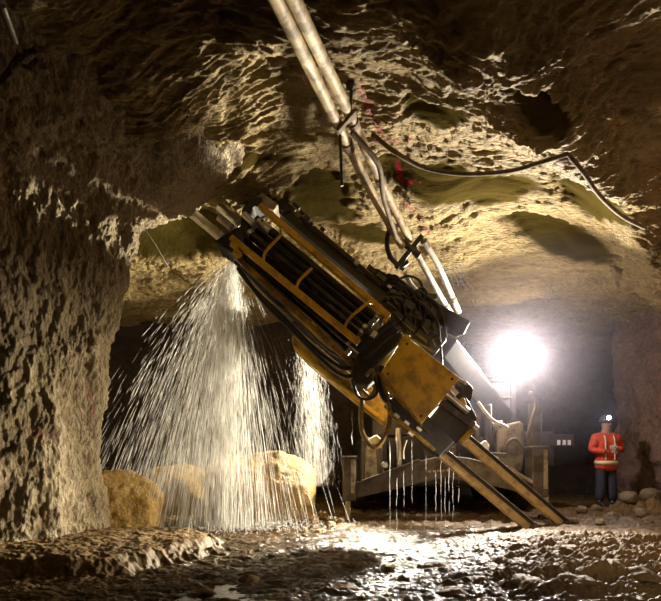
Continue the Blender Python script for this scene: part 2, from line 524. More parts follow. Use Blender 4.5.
# ------------------------------------------------------------------ the setting: roof
def make_ceiling():
    nu, nv = 620, 900
    yy = np.concatenate([np.linspace(0.3, 3.0, 60, endpoint=False), 1 / np.linspace(1 / 3.0, 1 / 14.5, nu - 60)])
    sx = np.linspace(-1, 1, nv)
    Yg, Sg = np.meshgrid(yy, sx, indexing='ij')
    half = np.clip(1.0 * Yg, 4.5, 11.0)
    X = (Sg * half).ravel(); Y = Yg.ravel()
    ctrl = [(0, 0.5, 4.5), (0, 2, 4.7), (0, 3.0, 4.8), (0, 4.4, 4.65), (0, 5.6, 4.85), (0, 6.8, 4.8), (0, 7.8, 4.5), (0, 8.7, 4.0), (0, 9.6, 4.1), (0, 11, 4.5), (0, 14, 4.5),
            (-1.5, 1, 4.5), (-1.6, 3.4, 4.7), (-1.6, 5, 4.65), (-1.7, 6.5, 4.80), (-2.2, 7.6, 4.5), (-2.2, 8.6, 3.95), (-2.2, 9.6, 4.15), (-2.5, 12, 4.4),
            (-4, 2, 4.2), (-4, 4, 4.4), (-4, 6, 4.6), (-4.2, 8.4, 3.95), (-5, 10, 4.1), (-6, 13, 4.2), (-8, 6, 4.0),
            (1.2, 1.0, 4.4), (1.5, 3.0, 4.7), (2.0, 4.9, 4.55), (2.5, 6, 4.75), (2.7, 7.5, 4.7), (2.8, 8.8, 4.35), (2.9, 9.6, 4.2), (3, 10.6, 4.5), (3.2, 13, 4.4),
            (2.6, 2.4, 4.4), (3.0, 3.6, 4.6), (4.2, 5.2, 4.6), (4.6, 6.9, 4.5), (5.0, 8, 4.5), (5.0, 9.4, 4.25), (5.4, 10.6, 4.3), (6, 13, 4.3),
            (4.2, 3.4, 4.3), (5.4, 5.2, 4.4), (6.4, 7.2, 4.3), (7.2, 9, 3.8), (9, 11, 3.8), (9, 5, 3.5)]
    Q = np.stack([X, Y], 1)
    Z = tps(ctrl, Q)
    # hanging ribs of rock that keep the near roof in shade
    for pts, amp, wd in (([(1.07, 3.7), (1.68, 4.25), (2.59, 5.08), (3.87, 6.3), (5.4, 7.9), (6.5, 9.0)], 0.46, 0.42), ([(-3.6, 5.4), (-2.56, 5.33), (-1.5, 4.77), (-0.78, 4.15), (-0.08, 3.84), (0.51, 3.54), (1.07, 3.7)], 0.24, 0.36), ([(-2.6, 5.95), (-2.0, 5.95), (-1.65, 6.0)], 0.20, 0.22)):
        d = np.full(len(X), 1e9)
        for (x0, y0), (x1, y1) in zip(pts[:-1], pts[1:]):
            vx, vy = x1 - x0, y1 - y0
            t = np.clip(((X - x0) * vx + (Y - y0) * vy) / (vx * vx + vy * vy), 0, 1)
            d = np.minimum(d, np.hypot(X - x0 - t * vx, Y - y0 - t * vy))
        Z = Z - amp * np.exp(-(d / wd) ** 2)
    V = np.stack([X, Y, Z], 1)
    px, py = proj(V)
    # broad scallops
    warp = np.stack([fbm(V, 2.0, 2, off=3.1), fbm(V, 2.0, 2, off=8.7), np.zeros(len(V))], 1)
    Vw = V + warp * 0.6
    Z = Z + 0.16 * fbm(Vw, 1.7, 2, off=1.3, stretch=(0.6, 1.25, 1))
    # slabby ledges running across the drift
    led = ridged(Vw, 1.15, 2, off=4.4, stretch=(0.42, 1.3, 1.0))
    Z = Z + 0.10 * led
    # smooth shallow hollows, their shade put into the colour as dark olive
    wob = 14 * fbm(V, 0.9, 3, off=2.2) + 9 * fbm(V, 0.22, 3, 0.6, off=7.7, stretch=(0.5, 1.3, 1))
    hollow_shade = np.zeros(len(V))
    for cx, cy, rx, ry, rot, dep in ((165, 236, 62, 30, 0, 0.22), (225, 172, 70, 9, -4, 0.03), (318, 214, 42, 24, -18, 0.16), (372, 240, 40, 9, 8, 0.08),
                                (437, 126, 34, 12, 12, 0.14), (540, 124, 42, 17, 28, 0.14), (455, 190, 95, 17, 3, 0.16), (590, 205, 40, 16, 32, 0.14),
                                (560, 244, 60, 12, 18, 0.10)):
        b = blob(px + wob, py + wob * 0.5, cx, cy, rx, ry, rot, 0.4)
        hollow_shade = np.maximum(hollow_shade, b); Z = Z + 1.3 * dep * b * np.clip((cy + ry * 1.2 - py) / (2.4 * ry), 0, 1)
    rough = 1 - 0.85 * hollow_shade
    V = np.stack([X, Y, Z], 1)
    n = grid_normals(V, nu, nv)
    n *= np.sign(-n[:, 2:3] + 1e-9)           # into the cave
    streak = fbm(Vw, 0.18, 3, 0.65, off=5.5, stretch=(0.33, 1.3, 1.3))
    grit = fbm(V, 0.10, 3, 0.6, off=6.6, stretch=(0.6, 1.2, 1))
    crest = ridged(Vw, 0.13, 2, off=14.5, stretch=(0.22, 1.5, 1.3)) - 0.8
    V = V + n * (rough * (0.034 * streak + 0.036 * crest + 0.024 * grit))[:, None]
    px, py = proj(V)
    jit = 3.0 * fbm(V, 0.12, 2, off=9.9)
    paint = np.zeros(len(V))
    for pts, w in (([(357, 82), (362, 92), (367, 102)], 5), ([(368, 108), (375, 118), (380, 130)], 4.5), ([(380, 132), (376, 142), (392, 140), (410, 138)], 3.2),
                   ([(398, 160), (401, 180)], 3), ([(404, 184), (420, 182)], 3), ([(400, 200), (415, 212), (428, 232)], 2.4)):
        paint = np.maximum(paint, stroke(px + jit, py + jit, pts, w))
    paint *= sstep(-0.25, 0.15, fbm(V, 0.05, 2, off=1.9))
    o = grid_mesh('ceiling', V, nu, nv, M['shotcrete'], {'hollow_shade': sstep(0.1, 0.8, hollow_shade), 'paint': paint * 0.8}, flip=True)
    tag(o, 'rough tan rock roof of the mine drift with red paint marks', 'ceiling', kind='structure')
    return o


ceiling = make_ceiling()


# ------------------------------------------------------------------ rock pillar on the left
def make_pillar():
    zs = np.array([-0.25, 0.0, 0.5, 1.27, 2.0, 2.5, 3.1, 3.67, 4.04, 4.25, 4.5, 4.9])
    cxs = np.array([-2.76, -2.80, -2.84, -2.88, -2.82, -2.71, -2.53, -2.44, -2.30, -2.12, -1.75, -1.1])
    fl = np.array([0.30, 0.14, 0.04, 0.0, 0.0, 0.05, 0.12, 0.28, 0.52, 0.8, 1.2, 1.8])
    rows = []
    for z, c, f in zip(zs, cxs, fl):
        nx, ny = 0.55 * f, -0.83 * f
        hol = 0.30 * math.exp(-((z - 2.6) / 0.8) ** 2)
        rows.append([(-7.5 + nx, 2.4 + ny * 0.6, z), (-5.4 + nx, 4.0 + ny, z), (-4.1 + nx, 4.65 + ny + hol * 0.5, z), (-3.45 + nx * 0.9, 4.95 + ny * 0.9 + hol, z),
                     (-3.05 + nx * 0.7, 5.27 + ny * 0.7 + hol * 0.8, z), (c - 0.06, 5.72 + ny * 0.3, z), (c, 6.05, z), (c * 1.11 - 0.05, 6.45, z), (c * 1.3 - 0.4, 7.1, z), (-5.2, 8.0, z), (-8.5, 8.6, z)])
    C = np.array(rows)                       # (z, s, 3)
    nu, nv = 430, 560
    A = crinterp(C, nu)
    A = crinterp(np.swapaxes(A, 0, 1), nv)   # (s, z, 3)
    A = np.swapaxes(A, 0, 1).reshape(-1, 3)
    V = A
    n = grid_normals(V, nu, nv)
    mid = np.array([-5.5, 6.5, 1.5])
    s = np.sign(((V - mid) * n)[:, :2].sum(1))
    n = n * np.sign(np.median(s))
    big = 0.08 * fbm(V, 1.3, 2, off=2.0) + 0.06 * ridged(V, 0.95, 2, off=7.0, stretch=(1, 1, 0.7)) - 0.06
    V1 = V + n * big[:, None]
    med = fbm(V1, 0.30, 3, 0.6, off=3.3, stretch=(1.2, 1.2, 0.75))
    pit = -np.clip(fbm(V1, 0.17, 3, 0.55, off=11.1, stretch=(1.5, 1.5, 0.5)) - 0.12, 0, 1)
    grit = fbm(V1, 0.075, 3, 0.6, off=6.1, stretch=(1.2, 1.2, 0.65))
    V2 = V1 + n * (0.055 * med + 0.06 * pit + 0.026 * grit)[:, None]
    px, py = proj(V2)
    crack = stroke(px, py, [(-8, 92), (3, 78), (14, 63), (26, 54), (38, 49), (46, 50)], 3.2) + stroke(px, py, [(14, 63), (28, 68), (36, 60)], 2.2)
    V2 = V2 - n * (0.10 * np.clip(crack, 0, 1))[:, None]
    front = (V2[:, 1] < 6.0).astype(float)
    paint = np.zeros(len(V2))
    jit = 3.0 * fbm(V2, 0.1, 2, off=4.9)
    for pts, w in (([(14, 428), (22, 426), (30, 431)], 2.6), ([(33, 432), (46, 434), (57, 435)], 2.4), ([(90, 370), (93, 420)], 2.0)):
        paint = np.maximum(paint, stroke(px + jit, py + jit, pts, w))
    paint *= front * sstep(-0.2, 0.2, fbm(V2, 0.05, 2, off=1.1))
    o = grid_mesh('wall_left', V2, nu, nv, M['pillar'], {'hollow_shade': np.zeros(len(V2)), 'paint': paint * 0.65}, flip=False)
    tag(o, 'rough pitted rock pillar with faint red paint marks at the left', 'rock wall', kind='structure')
    return o


pillar = make_pillar()


# ------------------------------------------------------------------ right wall and back walls
def wall_from_sections(name, rows, nu, nv, mat, label, seed, amps=(0.16, 0.06, 0.02), flip=False):
    C = np.array(rows, float)
    A = crinterp(C, nu)
    A = crinterp(np.swapaxes(A, 0, 1), nv)
    V = np.swapaxes(A, 0, 1).reshape(-1, 3)
    n = grid_normals(V, nu, nv)
    V1 = V + n * (amps[0] * fbm(V, 1.5, 3, off=seed) + 0.5 * amps[0] * ridged(V, 0.9, 2, off=seed + 3))[:, None]
    V2 = V1 + n * (amps[1] * fbm(V1, 0.28, 3, 0.6, off=seed + 5) + amps[2] * fbm(V1, 0.08, 2, 0.6, off=seed + 8))[:, None]
    z = np.zeros(len(V2))
    o = grid_mesh(name, V2, nu, nv, mat, {'hollow_shade': z, 'paint': z}, flip=flip)
    tag(o, label, 'rock wall', kind='structure')
    return o


rows = []
for z, f in ((-0.3, 0.1), (0.0, 0.05), (0.8, 0.0), (1.8, 0.0), (2.8, 0.0), (3.5, 0.05), (4.0, 0.1), (4.8, 0.3)):
    rows.append([(2.2 - f * 0.5, -0.5, z), (2.9 - f * 0.7, 2.2, z), (4.3 - f, 4.4, z), (5.6 - f, 6.4, z), (6.7 - f, 8.4, z), (6.75 - f * 0.8, 9.8, z), (6.72 - f * 0.5, 10.9, z), (7.3, 11.7, z), (9.5, 12.2, z)])
wall_from_sections('wall_right', rows, 200, 420, M['rock_right'], 'dark brown rough rock wall curving along the right side', 21.0, flip=True)

rows = []
for z in (-0.3, 0.5, 1.5, 2.5, 3.5, 4.8):
    rows.append([(-9, 10.6, z), (-5.5, 11.2, z), (-2.5, 11.8, z), (0, 12.6, z), (2, 13.2, z), (5, 13.8, z), (8, 13.4, z), (10.5, 12.4, z)])
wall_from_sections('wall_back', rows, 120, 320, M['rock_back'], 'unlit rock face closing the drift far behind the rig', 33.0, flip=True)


# ------------------------------------------------------------------ muddy floor
BANK = [(-5.5, 3.75), (-2.73, 3.97), (-1.95, 4.1), (-1.60, 4.55), (-1.38, 5.1), (-1.2, 5.6), (-1.6, 6.3), (-3.0, 7.2), (-6.0, 7.6)]


def ground_z(X, Y):
    X = np.asarray(X, float); Y = np.asarray(Y, float)
    V = np.stack([X, Y, np.zeros_like(X)], 1)
    wx = X + 0.12 * fbm(V, 0.45, 3, off=31.0); wy = Y + 0.12 * fbm(V, 0.45, 3, off=41.0)
    # bank of mud along the pillar
    inside = np.zeros(len(X), bool)
    d = np.full(len(X), 1e9)
    P = BANK
    for i in range(len(P)):
        x0, y0 = P[i]; x1, y1 = P[(i + 1) % len(P)]
        vx, vy = x1 - x0, y1 - y0
        t = np.clip(((wx - x0) * vx + (wy - y0) * vy) / (vx * vx + vy * vy), 0, 1)
        d = np.minimum(d, np.hypot(wx - x0 - t * vx, wy - y0 - t * vy))
        c = ((y0 > wy) != (y1 > wy)) & (wx < (x1 - x0) * (wy - y0) / (y1 - y0 + 1e-12) + x0)
        inside ^= c
    sd = np.where(inside, d, -d)
    bank = 0.16 * sstep(-0.05, 0.22, sd) * (0.72 + 0.28 * sstep(-1.0, -2.6, X))
    bank *= 1 - 0.6 * sstep(5.8, 6.8, Y)
    # heap at the right
    mound = 0.15 * np.exp(-(((wx - 3.1) / 1.15) ** 2 + ((wy - 4.9) / 1.25) ** 2)) + 0.10 * np.exp(-(((wx - 1.9) / 0.7) ** 2 + ((wy - 3.9) / 0.35) ** 2))
    mound = mound + 0.30 * np.exp(-(((wx - 6.3) / 0.7) ** 2 + ((wy - 9.2) / 0.6) ** 2))
    far = sstep(7.3, 8.6, Y)
    wet = np.exp(-(((X - 0.35 - 0.02 * (Y - 5)) / 2.0) ** 4)) * (1 - sstep(6.9, 7.9, Y + 0.35 * fbm(V, 0.8, 2, off=5.0)))
    wet = np.clip(wet - 6 * bank - 4.5 * mound, 0, 1)
    rough = 0.55 + 0.9 * np.clip(mound / 0.1, 0, 1) + 0.5 * far
    z = bank + mound + 0.04 * far
    z = z + rough * (0.032 * fbm(V, 0.55, 2, off=12.0) + 0.052 * fbm(V, 0.17, 4, 0.62, off=15.0, stretch=(0.7, 1.4, 1)) + 0.020 * fbm(V, 0.06, 3, 0.6, off=18.0))
    z = z + 0.018 * (1 - wet) - 0.004 * wet
    # walls of the bank crumble
    edge = np.exp(-((sd - 0.05) / 0.13) ** 2)
    z = z + edge * 0.05 * fbm(V, 0.16, 3, 0.6, off=27.0)
    return z, wet


def gz(x, y):
    return float(ground_z([x], [y])[0][0])


def make_floor():
    nu, nv = 700, 860
    yy = np.concatenate([np.linspace(-0.5, 2.4, 30, endpoint=False), 1 / np.linspace(1 / 2.4, 1 / 9.5, nu - 90), np.linspace(9.56, 14.2, 60)])
    sx = np.linspace(-1, 1, nv)
    Yg, Sg = np.meshgrid(yy, sx, indexing='ij')
    half = np.clip(0.95 * Yg + 0.6, 3.0, 11)
    X = (Sg * half).ravel(); Y = Yg.ravel()
    Z, wet = ground_z(X, Y)
    low = 1 - sstep(-0.01, 0.035, Z)
    w = np.clip(0.35 + 0.65 * np.maximum(low, wet * 0.8) - 0.5 * sstep(0.08, 0.2, Z), 0, 1)
    o = grid_mesh('floor', np.stack([X, Y, Z], 1), nu, nv, M['mud'], {'wet': w}, flip=True)
    tag(o, 'wet churned brown mud floor of the drift', 'floor', kind='structure')


make_floor()

n = 60
ux = np.linspace(-2.2, 2.7, n); uy = np.linspace(2.0, 8.3, n)
GX, GY = np.meshgrid(ux, uy, indexing='ij')
pud = grid_mesh('puddle', np.stack([GX.ravel(), GY.ravel(), np.full(n * n, -0.012)], 1), n, n, M['puddle'])
tag(pud, 'shallow glistening muddy water lying between the mud ridges', 'puddle', kind='stuff')


# ------------------------------------------------------------------ boulders and stones
def rock_mesh(name, dims, seed, nphi=72, nth=48, e=0.62, cuts=7, rough=1.0, mat=None, taper=None):
    rng = np.random.RandomState(seed)
    th = np.linspace(-np.pi / 2, np.pi / 2, nth); ph = np.linspace(0, 2 * np.pi, nphi)
    T, Pp = np.meshgrid(th, ph, indexing='ij')
    sp = lambda c, k: np.sign(c) * np.abs(c) ** k
    x = sp(np.cos(T), e) * sp(np.cos(Pp), e); y = sp(np.cos(T), e) * sp(np.sin(Pp), e); z = sp(np.sin(T), e)
    V = np.stack([x.ravel(), y.ravel(), z.ravel()], 1)
    for _ in range(cuts):
        nn = rng.normal(size=3); nn[2] = abs(nn[2]) * 0.8; nn /= np.linalg.norm(nn)
        h = rng.uniform(0.72, 0.98)
        dd = V @ nn - h
        V = V - np.clip(dd, 0, None)[:, None] * nn * 0.9
    if taper:
        V = taper(V)
    V = V * (np.array(dims) / 2)
    s = max(dims)
    r = V / (np.linalg.norm(V, axis=1)[:, None] + 1e-9)
    V = V + r * (s * rough * (0.05 * fbm(V / s, 0.45, 2, off=seed * 1.7) + 0.018 * fbm(V / s, 0.13, 3, 0.6, off=seed * 2.3) + 0.02 * ridged(V / s, 0.35, 2, off=seed)))[:, None]
    V[:, 2] += dims[2] / 2
    G = V.reshape(nth, nphi, 3)
    G[:, -1] = G[:, 0]; G[0] = G[0].mean(0); G[-1] = G[-1].mean(0)
    z0 = np.zeros(nth * nphi)
    return G.reshape(-1, 3), nth, nphi, z0


def make_rock(name, loc, dims, seed, mat, rotz=0.0, **kw):
    V, a, b, z0 = rock_mesh(name, dims, seed, **kw)
    o = grid_mesh(name, V, a, b, mat, {'hollow_shade': z0, 'paint': z0}, flip=False)
    o.location = loc; o.rotation_euler.z = rotz
    return o


def slant(V):
    V = V.copy()
    V[:, 2] = np.where(V[:, 2] > -0.2, -0.2 + (V[:, 2] + 0.2) * (1 - 0.48 * np.clip((V[:, 0] + 0.3) / 1.1, 0, 1) ** 1.2), V[:, 2])
    return V


def overhang(V):
    V = V.copy()
    low = np.clip((0.25 - V[:, 2]) / 1.0, 0, 1)
    V[:, 1] = np.where(V[:, 1] < 0, V[:, 1] * (1 - 0.35 * low), V[:, 1])
    V[:, 0] = V[:, 0] * (1 - 0.06 * low)
    return V


b1 = W(262, 527, 7.75)
o = make_rock('boulder', (b1.x, 7.75, -0.06), (1.62, 1.15, 1.22), 5, M['boulder'], 0.10, nphi=150, nth=100, e=0.5, cuts=6, taper=overhang)
tag(o, 'big ochre boulder with a flat top and undercut front behind the water spray', 'boulder', 'fallen boulders')
b2 = W(122, 540, 6.55)
o = make_rock('boulder', (b2.x, 6.65, gz(b2.x, 6.65) - 0.12), (1.1, 0.9, 0.93), 12, M['boulder'], -0.2, nphi=120, nth=80, e=0.7, cuts=5, taper=slant)
tag(o, 'sloping ochre boulder leaning out from behind the rock pillar', 'boulder', 'fallen boulders')
b3 = W(192, 520, 8.9)
o = make_rock('boulder', (b3.x, 8.9, 0.0), (1.7, 1.0, 0.90), 23, M['boulder'], 0.0, nphi=110, nth=70, e=0.65, cuts=6)
tag(o, 'low ochre boulder seen through the spray left of the biggest boulder', 'boulder', 'fallen boulders')

ORD = ['leftmost', 'second', 'third', 'fourth', 'fifth', 'sixth', 'seventh', 'eighth', 'ninth', 'tenth', 'eleventh', 'twelfth', 'thirteenth', 'fourteenth']


def nth(i, n_):
    return 'leftmost' if i == 0 else 'rightmost' if i == n_ - 1 else ORD[i] + ' from the left'


rng = random.Random(11)
SP = [(312, 524, 14, 'g'), (322, 520, 12, 'g'), (331, 525, 9, 'g'), (304, 529, 8, 'g'), (340, 522, 8, 'g'), (318, 530, 7, 'g'),
      (582, 515, 10, 'r'), (596, 511, 9, 'r'), (612, 518, 11, 'r'), (630, 512, 16, 'r'), (641, 517, 12, 'r'), (652, 509, 18, 'r'), (622, 506, 8, 'r'), (648, 523, 9, 'r'), (575, 522, 7, 'r'), (600, 524, 8, 'r'), (636, 500, 14, 'r'), (655, 497, 14, 'r')]
SP.sort(key=lambda q: q[0])
NG = sum(q[3] == 'g' for q in SP)
for k, (x, y, w, gname) in enumerate(SP):
    Y = FPX * (CAMZ - 0.04) / (y - HY)
    Y = min(Y, 9.1 + max(0, 509 - y) * 0.07)
    s = w / FPX * Y
    p = W(x, y, Y)
    o = make_rock('loose_stone', (p.x, Y, gz(p.x, Y) - 0.15 * s), (s * 1.15, s, s * 0.8), 100 + k, M['boulder' if gname == 'g' else 'stone'], rng.uniform(0, 3), nphi=26, nth=16, e=0.75)
    if gname == 'g':
        tag(o, 'small ochre stone lying right of the biggest boulder, ' + nth(k, NG), 'stone', 'ochre stones beside the boulder')
    else:
        tag(o, 'brown stone on the mud near the person in red, ' + nth(k - NG, len(SP) - NG), 'stone', 'brown stones at the foot of the right wall')
# lumps of mud in the foreground
for k, (x, y, w) in enumerate(sorted([(452, 590, 22), (432, 566, 16), (528, 588, 26), (575, 592, 24), (388, 568, 14), (250, 578, 18), (612, 578, 20), (498, 572, 13), (345, 586, 16), (205, 590, 15), (570, 560, 17), (640, 588, 24), (300, 590, 12), (478, 582, 12)])):
    Y = FPX * (CAMZ - 0.02) / (y - HY); s = w / FPX * Y; p = W(x, y, Y)
    o = make_rock('mud_clod', (p.x, Y, gz(p.x, Y) - 0.25 * s), (s * 1.5, s, s * 0.5), 200 + k, M['mud'], rng.uniform(0, 3), nphi=30, nth=20, e=0.8, rough=2.0)
    tag(o, 'dark wet mud clod on the foreground floor, ' + nth(k, 14), 'mud clod', 'mud clods in the foreground')

# ------------------------------------------------------------------ the drill rig
BASE = Vector((2.0, 9.0, 0.0))
rig = empty('drill_rig', BASE)
tag(rig, 'yellow and black production drill rig with slanting feed drilling into the roof', 'drill rig')
FY = 7.0                                        # plane of the slanting feed

# -- feed and rod magazine
feed = MB().bar(W(255, 252, FY + 0.22), W(384, 356, FY + 0.22), 0.42, 0.10).build('feed', M['black'], rig, 0.01)
feed['label'] = 'black feed beam with yellow rails and a magazine of drill rods'


def fbar(name, a, b, w, h, mat, Y, par=feed, bevel=0.008):
    return MB().bar(W(*a, Y), W(*b, Y), w, h).build(name, mat, par, bevel)


def ftube(name, a, b, r, mat, Y, par=feed, n=14, Y2=None):
    return MB().tube([W(*a, Y), W(*b, Y2 or Y)], r, n).build(name, mat, par)


fbar('yellow_rail', (231, 238), (359, 343), 0.085, 0.10, M['yellow'], FY - 0.28)
fbar('yellow_rail', (260, 206), (389, 317), 0.085, 0.10, M['yellow'], FY - 0.20)
fbar('lower_rail', (235, 256), (352, 364), 0.07, 0.10, M['yellow_dirty'], FY - 0.12)
fbar('back_rail', (281, 203), (378, 283), 0.085, 0.10, M['yellow_dirty'], FY + 0.12)
fbar('hose_track', (268, 200), (384, 299), 0.13, 0.16, M['black'], FY + 0.10)
fbar('hose_track', (300, 218), (380, 284), 0.05, 0.10, M['black'], FY + 0.0)
# drill rods in the magazine, seen between the rails
for (x0, y0, x1, y1, r, dy) in ((246, 231, 366, 330, 0.060, -0.16), (251, 226, 372, 326, 0.060, -0.02), (256, 219, 378, 320, 0.060, -0.14), (241, 238, 361, 338, 0.055, 0.0),
                                (238, 247, 352, 344, 0.05, -0.06), (240, 254, 350, 353, 0.05, 0.02)):
    o = ftube('magazine_rod', (x0, y0), (x1, y1), r, M['drill_rod'], FY + dy)
    for t in (0.02, 0.97):
        p = W(x0, y0, FY + dy).lerp(W(x1, y1, FY + dy), t); q = W(x0, y0, FY + dy).lerp(W(x1, y1, FY + dy), t + 0.025)
        MB().tube([p, q], r * 1.15, 14).build('rod_coupling', M['steel'], o)
# yellow clamp brackets across the rods
for pts in ([(263, 262), (266, 251), (280, 236), (281, 229)], [(346, 334), (345, 326), (352, 316), (368, 303), (374, 303)], [(296, 290), (299, 281), (312, 268)]):
    hose('clamp_bracket', [W(a, b, FY - 0.30) for a, b in pts], 0.022, M['yellow'], feed, 6, 5)
# hoses that run under the feed
hose('feed_hose', [W(a, b, FY - 0.1) for a, b in ((238, 268), (256, 292), (284, 318), (312, 346), (338, 366), (352, 368))], 0.035, M['hose'], feed)
hose('feed_hose', [W(a, b, FY - 0.16) for a, b in ((240, 272), (262, 300), (292, 330), (322, 360), (344, 376), (360, 372))], 0.03, M['hose'], feed)
hose('feed_hose', [W(a, b, FY + 0.0) for a, b in ((236, 262), (270, 296), (300, 322), (330, 350), (356, 362))], 0.04, M['hose'], feed)
# small fittings along the beam
rng = random.Random(4)
for k in range(26):
    t = rng.random(); s = rng.choice([0.0, 1.0, 1.0])
    a = Vector((284, 200)).lerp(Vector((384, 286)), t) if s else Vector((240, 262)).lerp(Vector((350, 362)), t)
    w = rng.uniform(0.03, 0.07)
    p = W(a.x + rng.uniform(-4, 4), a.y + rng.uniform(-3, 3), FY + rng.uniform(-0.1, 0.1))
    MB().bar(p, p + Vector((0.06, 0, -0.048)) * rng.uniform(0.8, 2.0), w, w).build('hose_clamp', M[rng.choice(['steel', 'black', 'grey'])], feed, 0.006)

# drill head at the upper end
head = MB().plate([(214, 241), (226, 233), (241, 225), (243, 237), (237, 257), (228, 250)], FY - 0.3, 0.5).build('drill_head', M['black'], feed, 0.02)
MB().plate([(240, 226), (242, 208), (250, 199), (262, 196), (262, 203), (253, 207), (249, 216), (250, 232), (244, 240)], FY - 0.22, 0.34).build('guide_jaw', M['black'], head, 0.015)
MB().plate([(256, 197), (262, 192), (278, 204), (274, 210), (264, 206)], FY - 0.20, 0.36).build('guide_plate', M['pale_panel'], head, 0.01)
MB().plate([(266, 194), (270, 186), (275, 190), (277, 200), (271, 200)], FY - 0.1, 0.2).build('guide_jaw', M['black'], head, 0.015)
MB().plate([(267, 190), (272, 187), (274, 192), (270, 194)], FY - 0.14, 0.2).build('jaw_cap', M['steel'], head, 0.01)
MB().plate([(276, 196), (287, 200), (291, 209), (283, 212), (276, 206)], FY - 0.05, 0.2).build('guide_block', M['black'], head, 0.015)
ftube('hydraulic_cylinder', (244, 214), (254, 224), 0.05, M['steel'], FY - 0.26, head)
ftube('hydraulic_cylinder', (262, 224), (270, 232), 0.06, M['steel'], FY - 0.18, head)
ftube('pin', (232, 243), (238, 248), 0.05, M['yellow'], FY - 0.32, head)
ftube('pin', (235, 251), (240, 256), 0.05, M['yellow'], FY - 0.32, head)
# drill steel going into the roof
ftube('drill_steel', (174, 198), (222, 238), 0.072, M['drill_steel'], FY, feed, 20)
ftube('steel_stub', (221, 206), (242, 226), 0.10, M['steel'], FY + 0.12, feed, 20)
ftube('steel_stub', (219, 217), (232, 228), 0.055, M['pale_steel'], FY - 0.1, feed, 20)

# -- gearbox block at the lower end of the magazine
gear = MB().plate([(352, 366), (362, 344), (390, 318), (404, 336), (381, 374), (368, 386), (352, 384)], FY - 0.26, 0.55).build('gearbox', M['black'], rig, 0.02)
gear['label'] = 'black gearbox block below the rod magazine'
for pts, w in (([(358, 352), (394, 322)], 0.05), ([(364, 360), (398, 330)], 0.05), ([(369, 370), (402, 340)], 0.05)):
    MB().bar(W(*pts[0], FY - 0.29), W(*pts[1], FY - 0.29), w, 0.06).build('cooling_rib', M['black'], gear, 0.008)
ftube('fitting', (372, 337), (376, 332), 0.04, M['steel'], FY - 0.33, gear)
ftube('fitting', (384, 322), (389, 317), 0.03, M['yellow'], FY - 0.33, gear)
# -- yellow protective plate
pl = MB().plate([(381, 372), (398, 347), (402, 336), (408, 334), (411, 340), (418, 345), (460, 378), (421, 425), (408, 412), (386, 388)], FY - 0.42, 0.07).build('guard_plate', M['yellow'], rig, 0.015)
pl['label'] = 'square yellow steel guard plate'
for (x, y) in ((388, 374), (407, 344), (452, 379), (421, 416)):
    p = W(x, y, FY - 0.43)
    MB().tube([p, p + Vector((0, -0.02, 0))], 0.018, 8).build('bolt', M['black'], pl)
MB().bar(W(381, 374, FY - 0.44), W(421, 426, FY - 0.44), 0.035, 0.12).build('plate_rim', M['yellow_dirty'], pl, 0.006)
# -- yellow swing beam behind the feed
bm = MB().plate([(291, 338), (294, 332), (300, 331), (352, 374), (384, 394), (398, 420), (384, 424), (310, 364), (293, 346)], FY + 0.36, 0.34).build('swing_beam', M['yellow_dirty'], rig, 0.03)
MB().bar(W(300, 352, FY + 0.35), W(384, 421, FY + 0.35), 0.05, 0.05).build('beam_rim', M['yellow'], bm, 0.008)
# -- rotation motor housing below the plate
mo = MB().plate([(422, 427), (458, 384), (470, 402), (478, 418), (470, 432), (446, 454), (432, 444)], FY - 0.25, 0.5).build('rotation_motor', M['dark_body'], rig, 0.03)
MB().bar(W(440, 402, FY - 0.28), W(474, 426, FY - 0.28), 0.10, 0.08).build('motor_band', M['grey'], mo, 0.01)
ftube('motor_cap', (470, 424), (476, 430), 0.06, M['steel'], FY - 0.26, mo)
ftube('hydraulic_pipe', (444, 392), (468, 412), 0.05, M['steel'], FY - 0.33, mo)
ftube('hydraulic_pipe', (448, 388), (455, 396), 0.07, M['steel'], FY - 0.33, mo)
MB().bar(W(461, 398, FY - 0.3), W(466, 410, FY - 0.3), 0.07, 0.06).build('yellow_valve', M['yellow'], mo, 0.01)
MB().bar(W(460, 442, FY - 0.28), W(472, 430, FY - 0.28), 0.09, 0.06).build('motor_foot', M['yellow_dirty'], mo, 0.01)
MB().bar(W(431, 361, FY - 0.25), W(466, 385, FY - 0.25), 0.05, 0.09).build('edge_rail', M['steel'], mo, 0.01)
MB().plate([(460, 380), (467, 381), (474, 388), (472, 400), (466, 402), (461, 392)], FY - 0.1, 0.3).build('valve_block', M['dark_body'], mo, 0.02)
# -- lower guide box
lo = MB().bar(W(392, 398, FY - 0.2), W(444, 450, FY - 0.2), 0.30, 0.35).build('guide_box', M['dark_body'], rig, 0.02)
MB().bar(W(389, 412, FY - 0.4), W(434, 450, FY - 0.4), 0.05, 0.05).build('guide_edge', M['yellow_dirty'], lo, 0.006)
MB().bar(W(392, 401, FY - 0.4), W(428, 432, FY - 0.4), 0.03, 0.03).build('guide_edge', M['grey'], lo, 0.006)
for (x, y) in ((394, 414), (404, 421), (408, 432), (416, 427)):
    MB().bar(W(x, y, FY - 0.42), W(x + 5, y + 4, FY - 0.42), 0.05, 0.06).build('hydraulic_fitting', M['steel'], lo, 0.008)
hose('lever', [W(a, b, FY - 0.45) for a, b in ((406, 440), (403, 450), (403, 459))], 0.02, M['pale_panel'], lo)
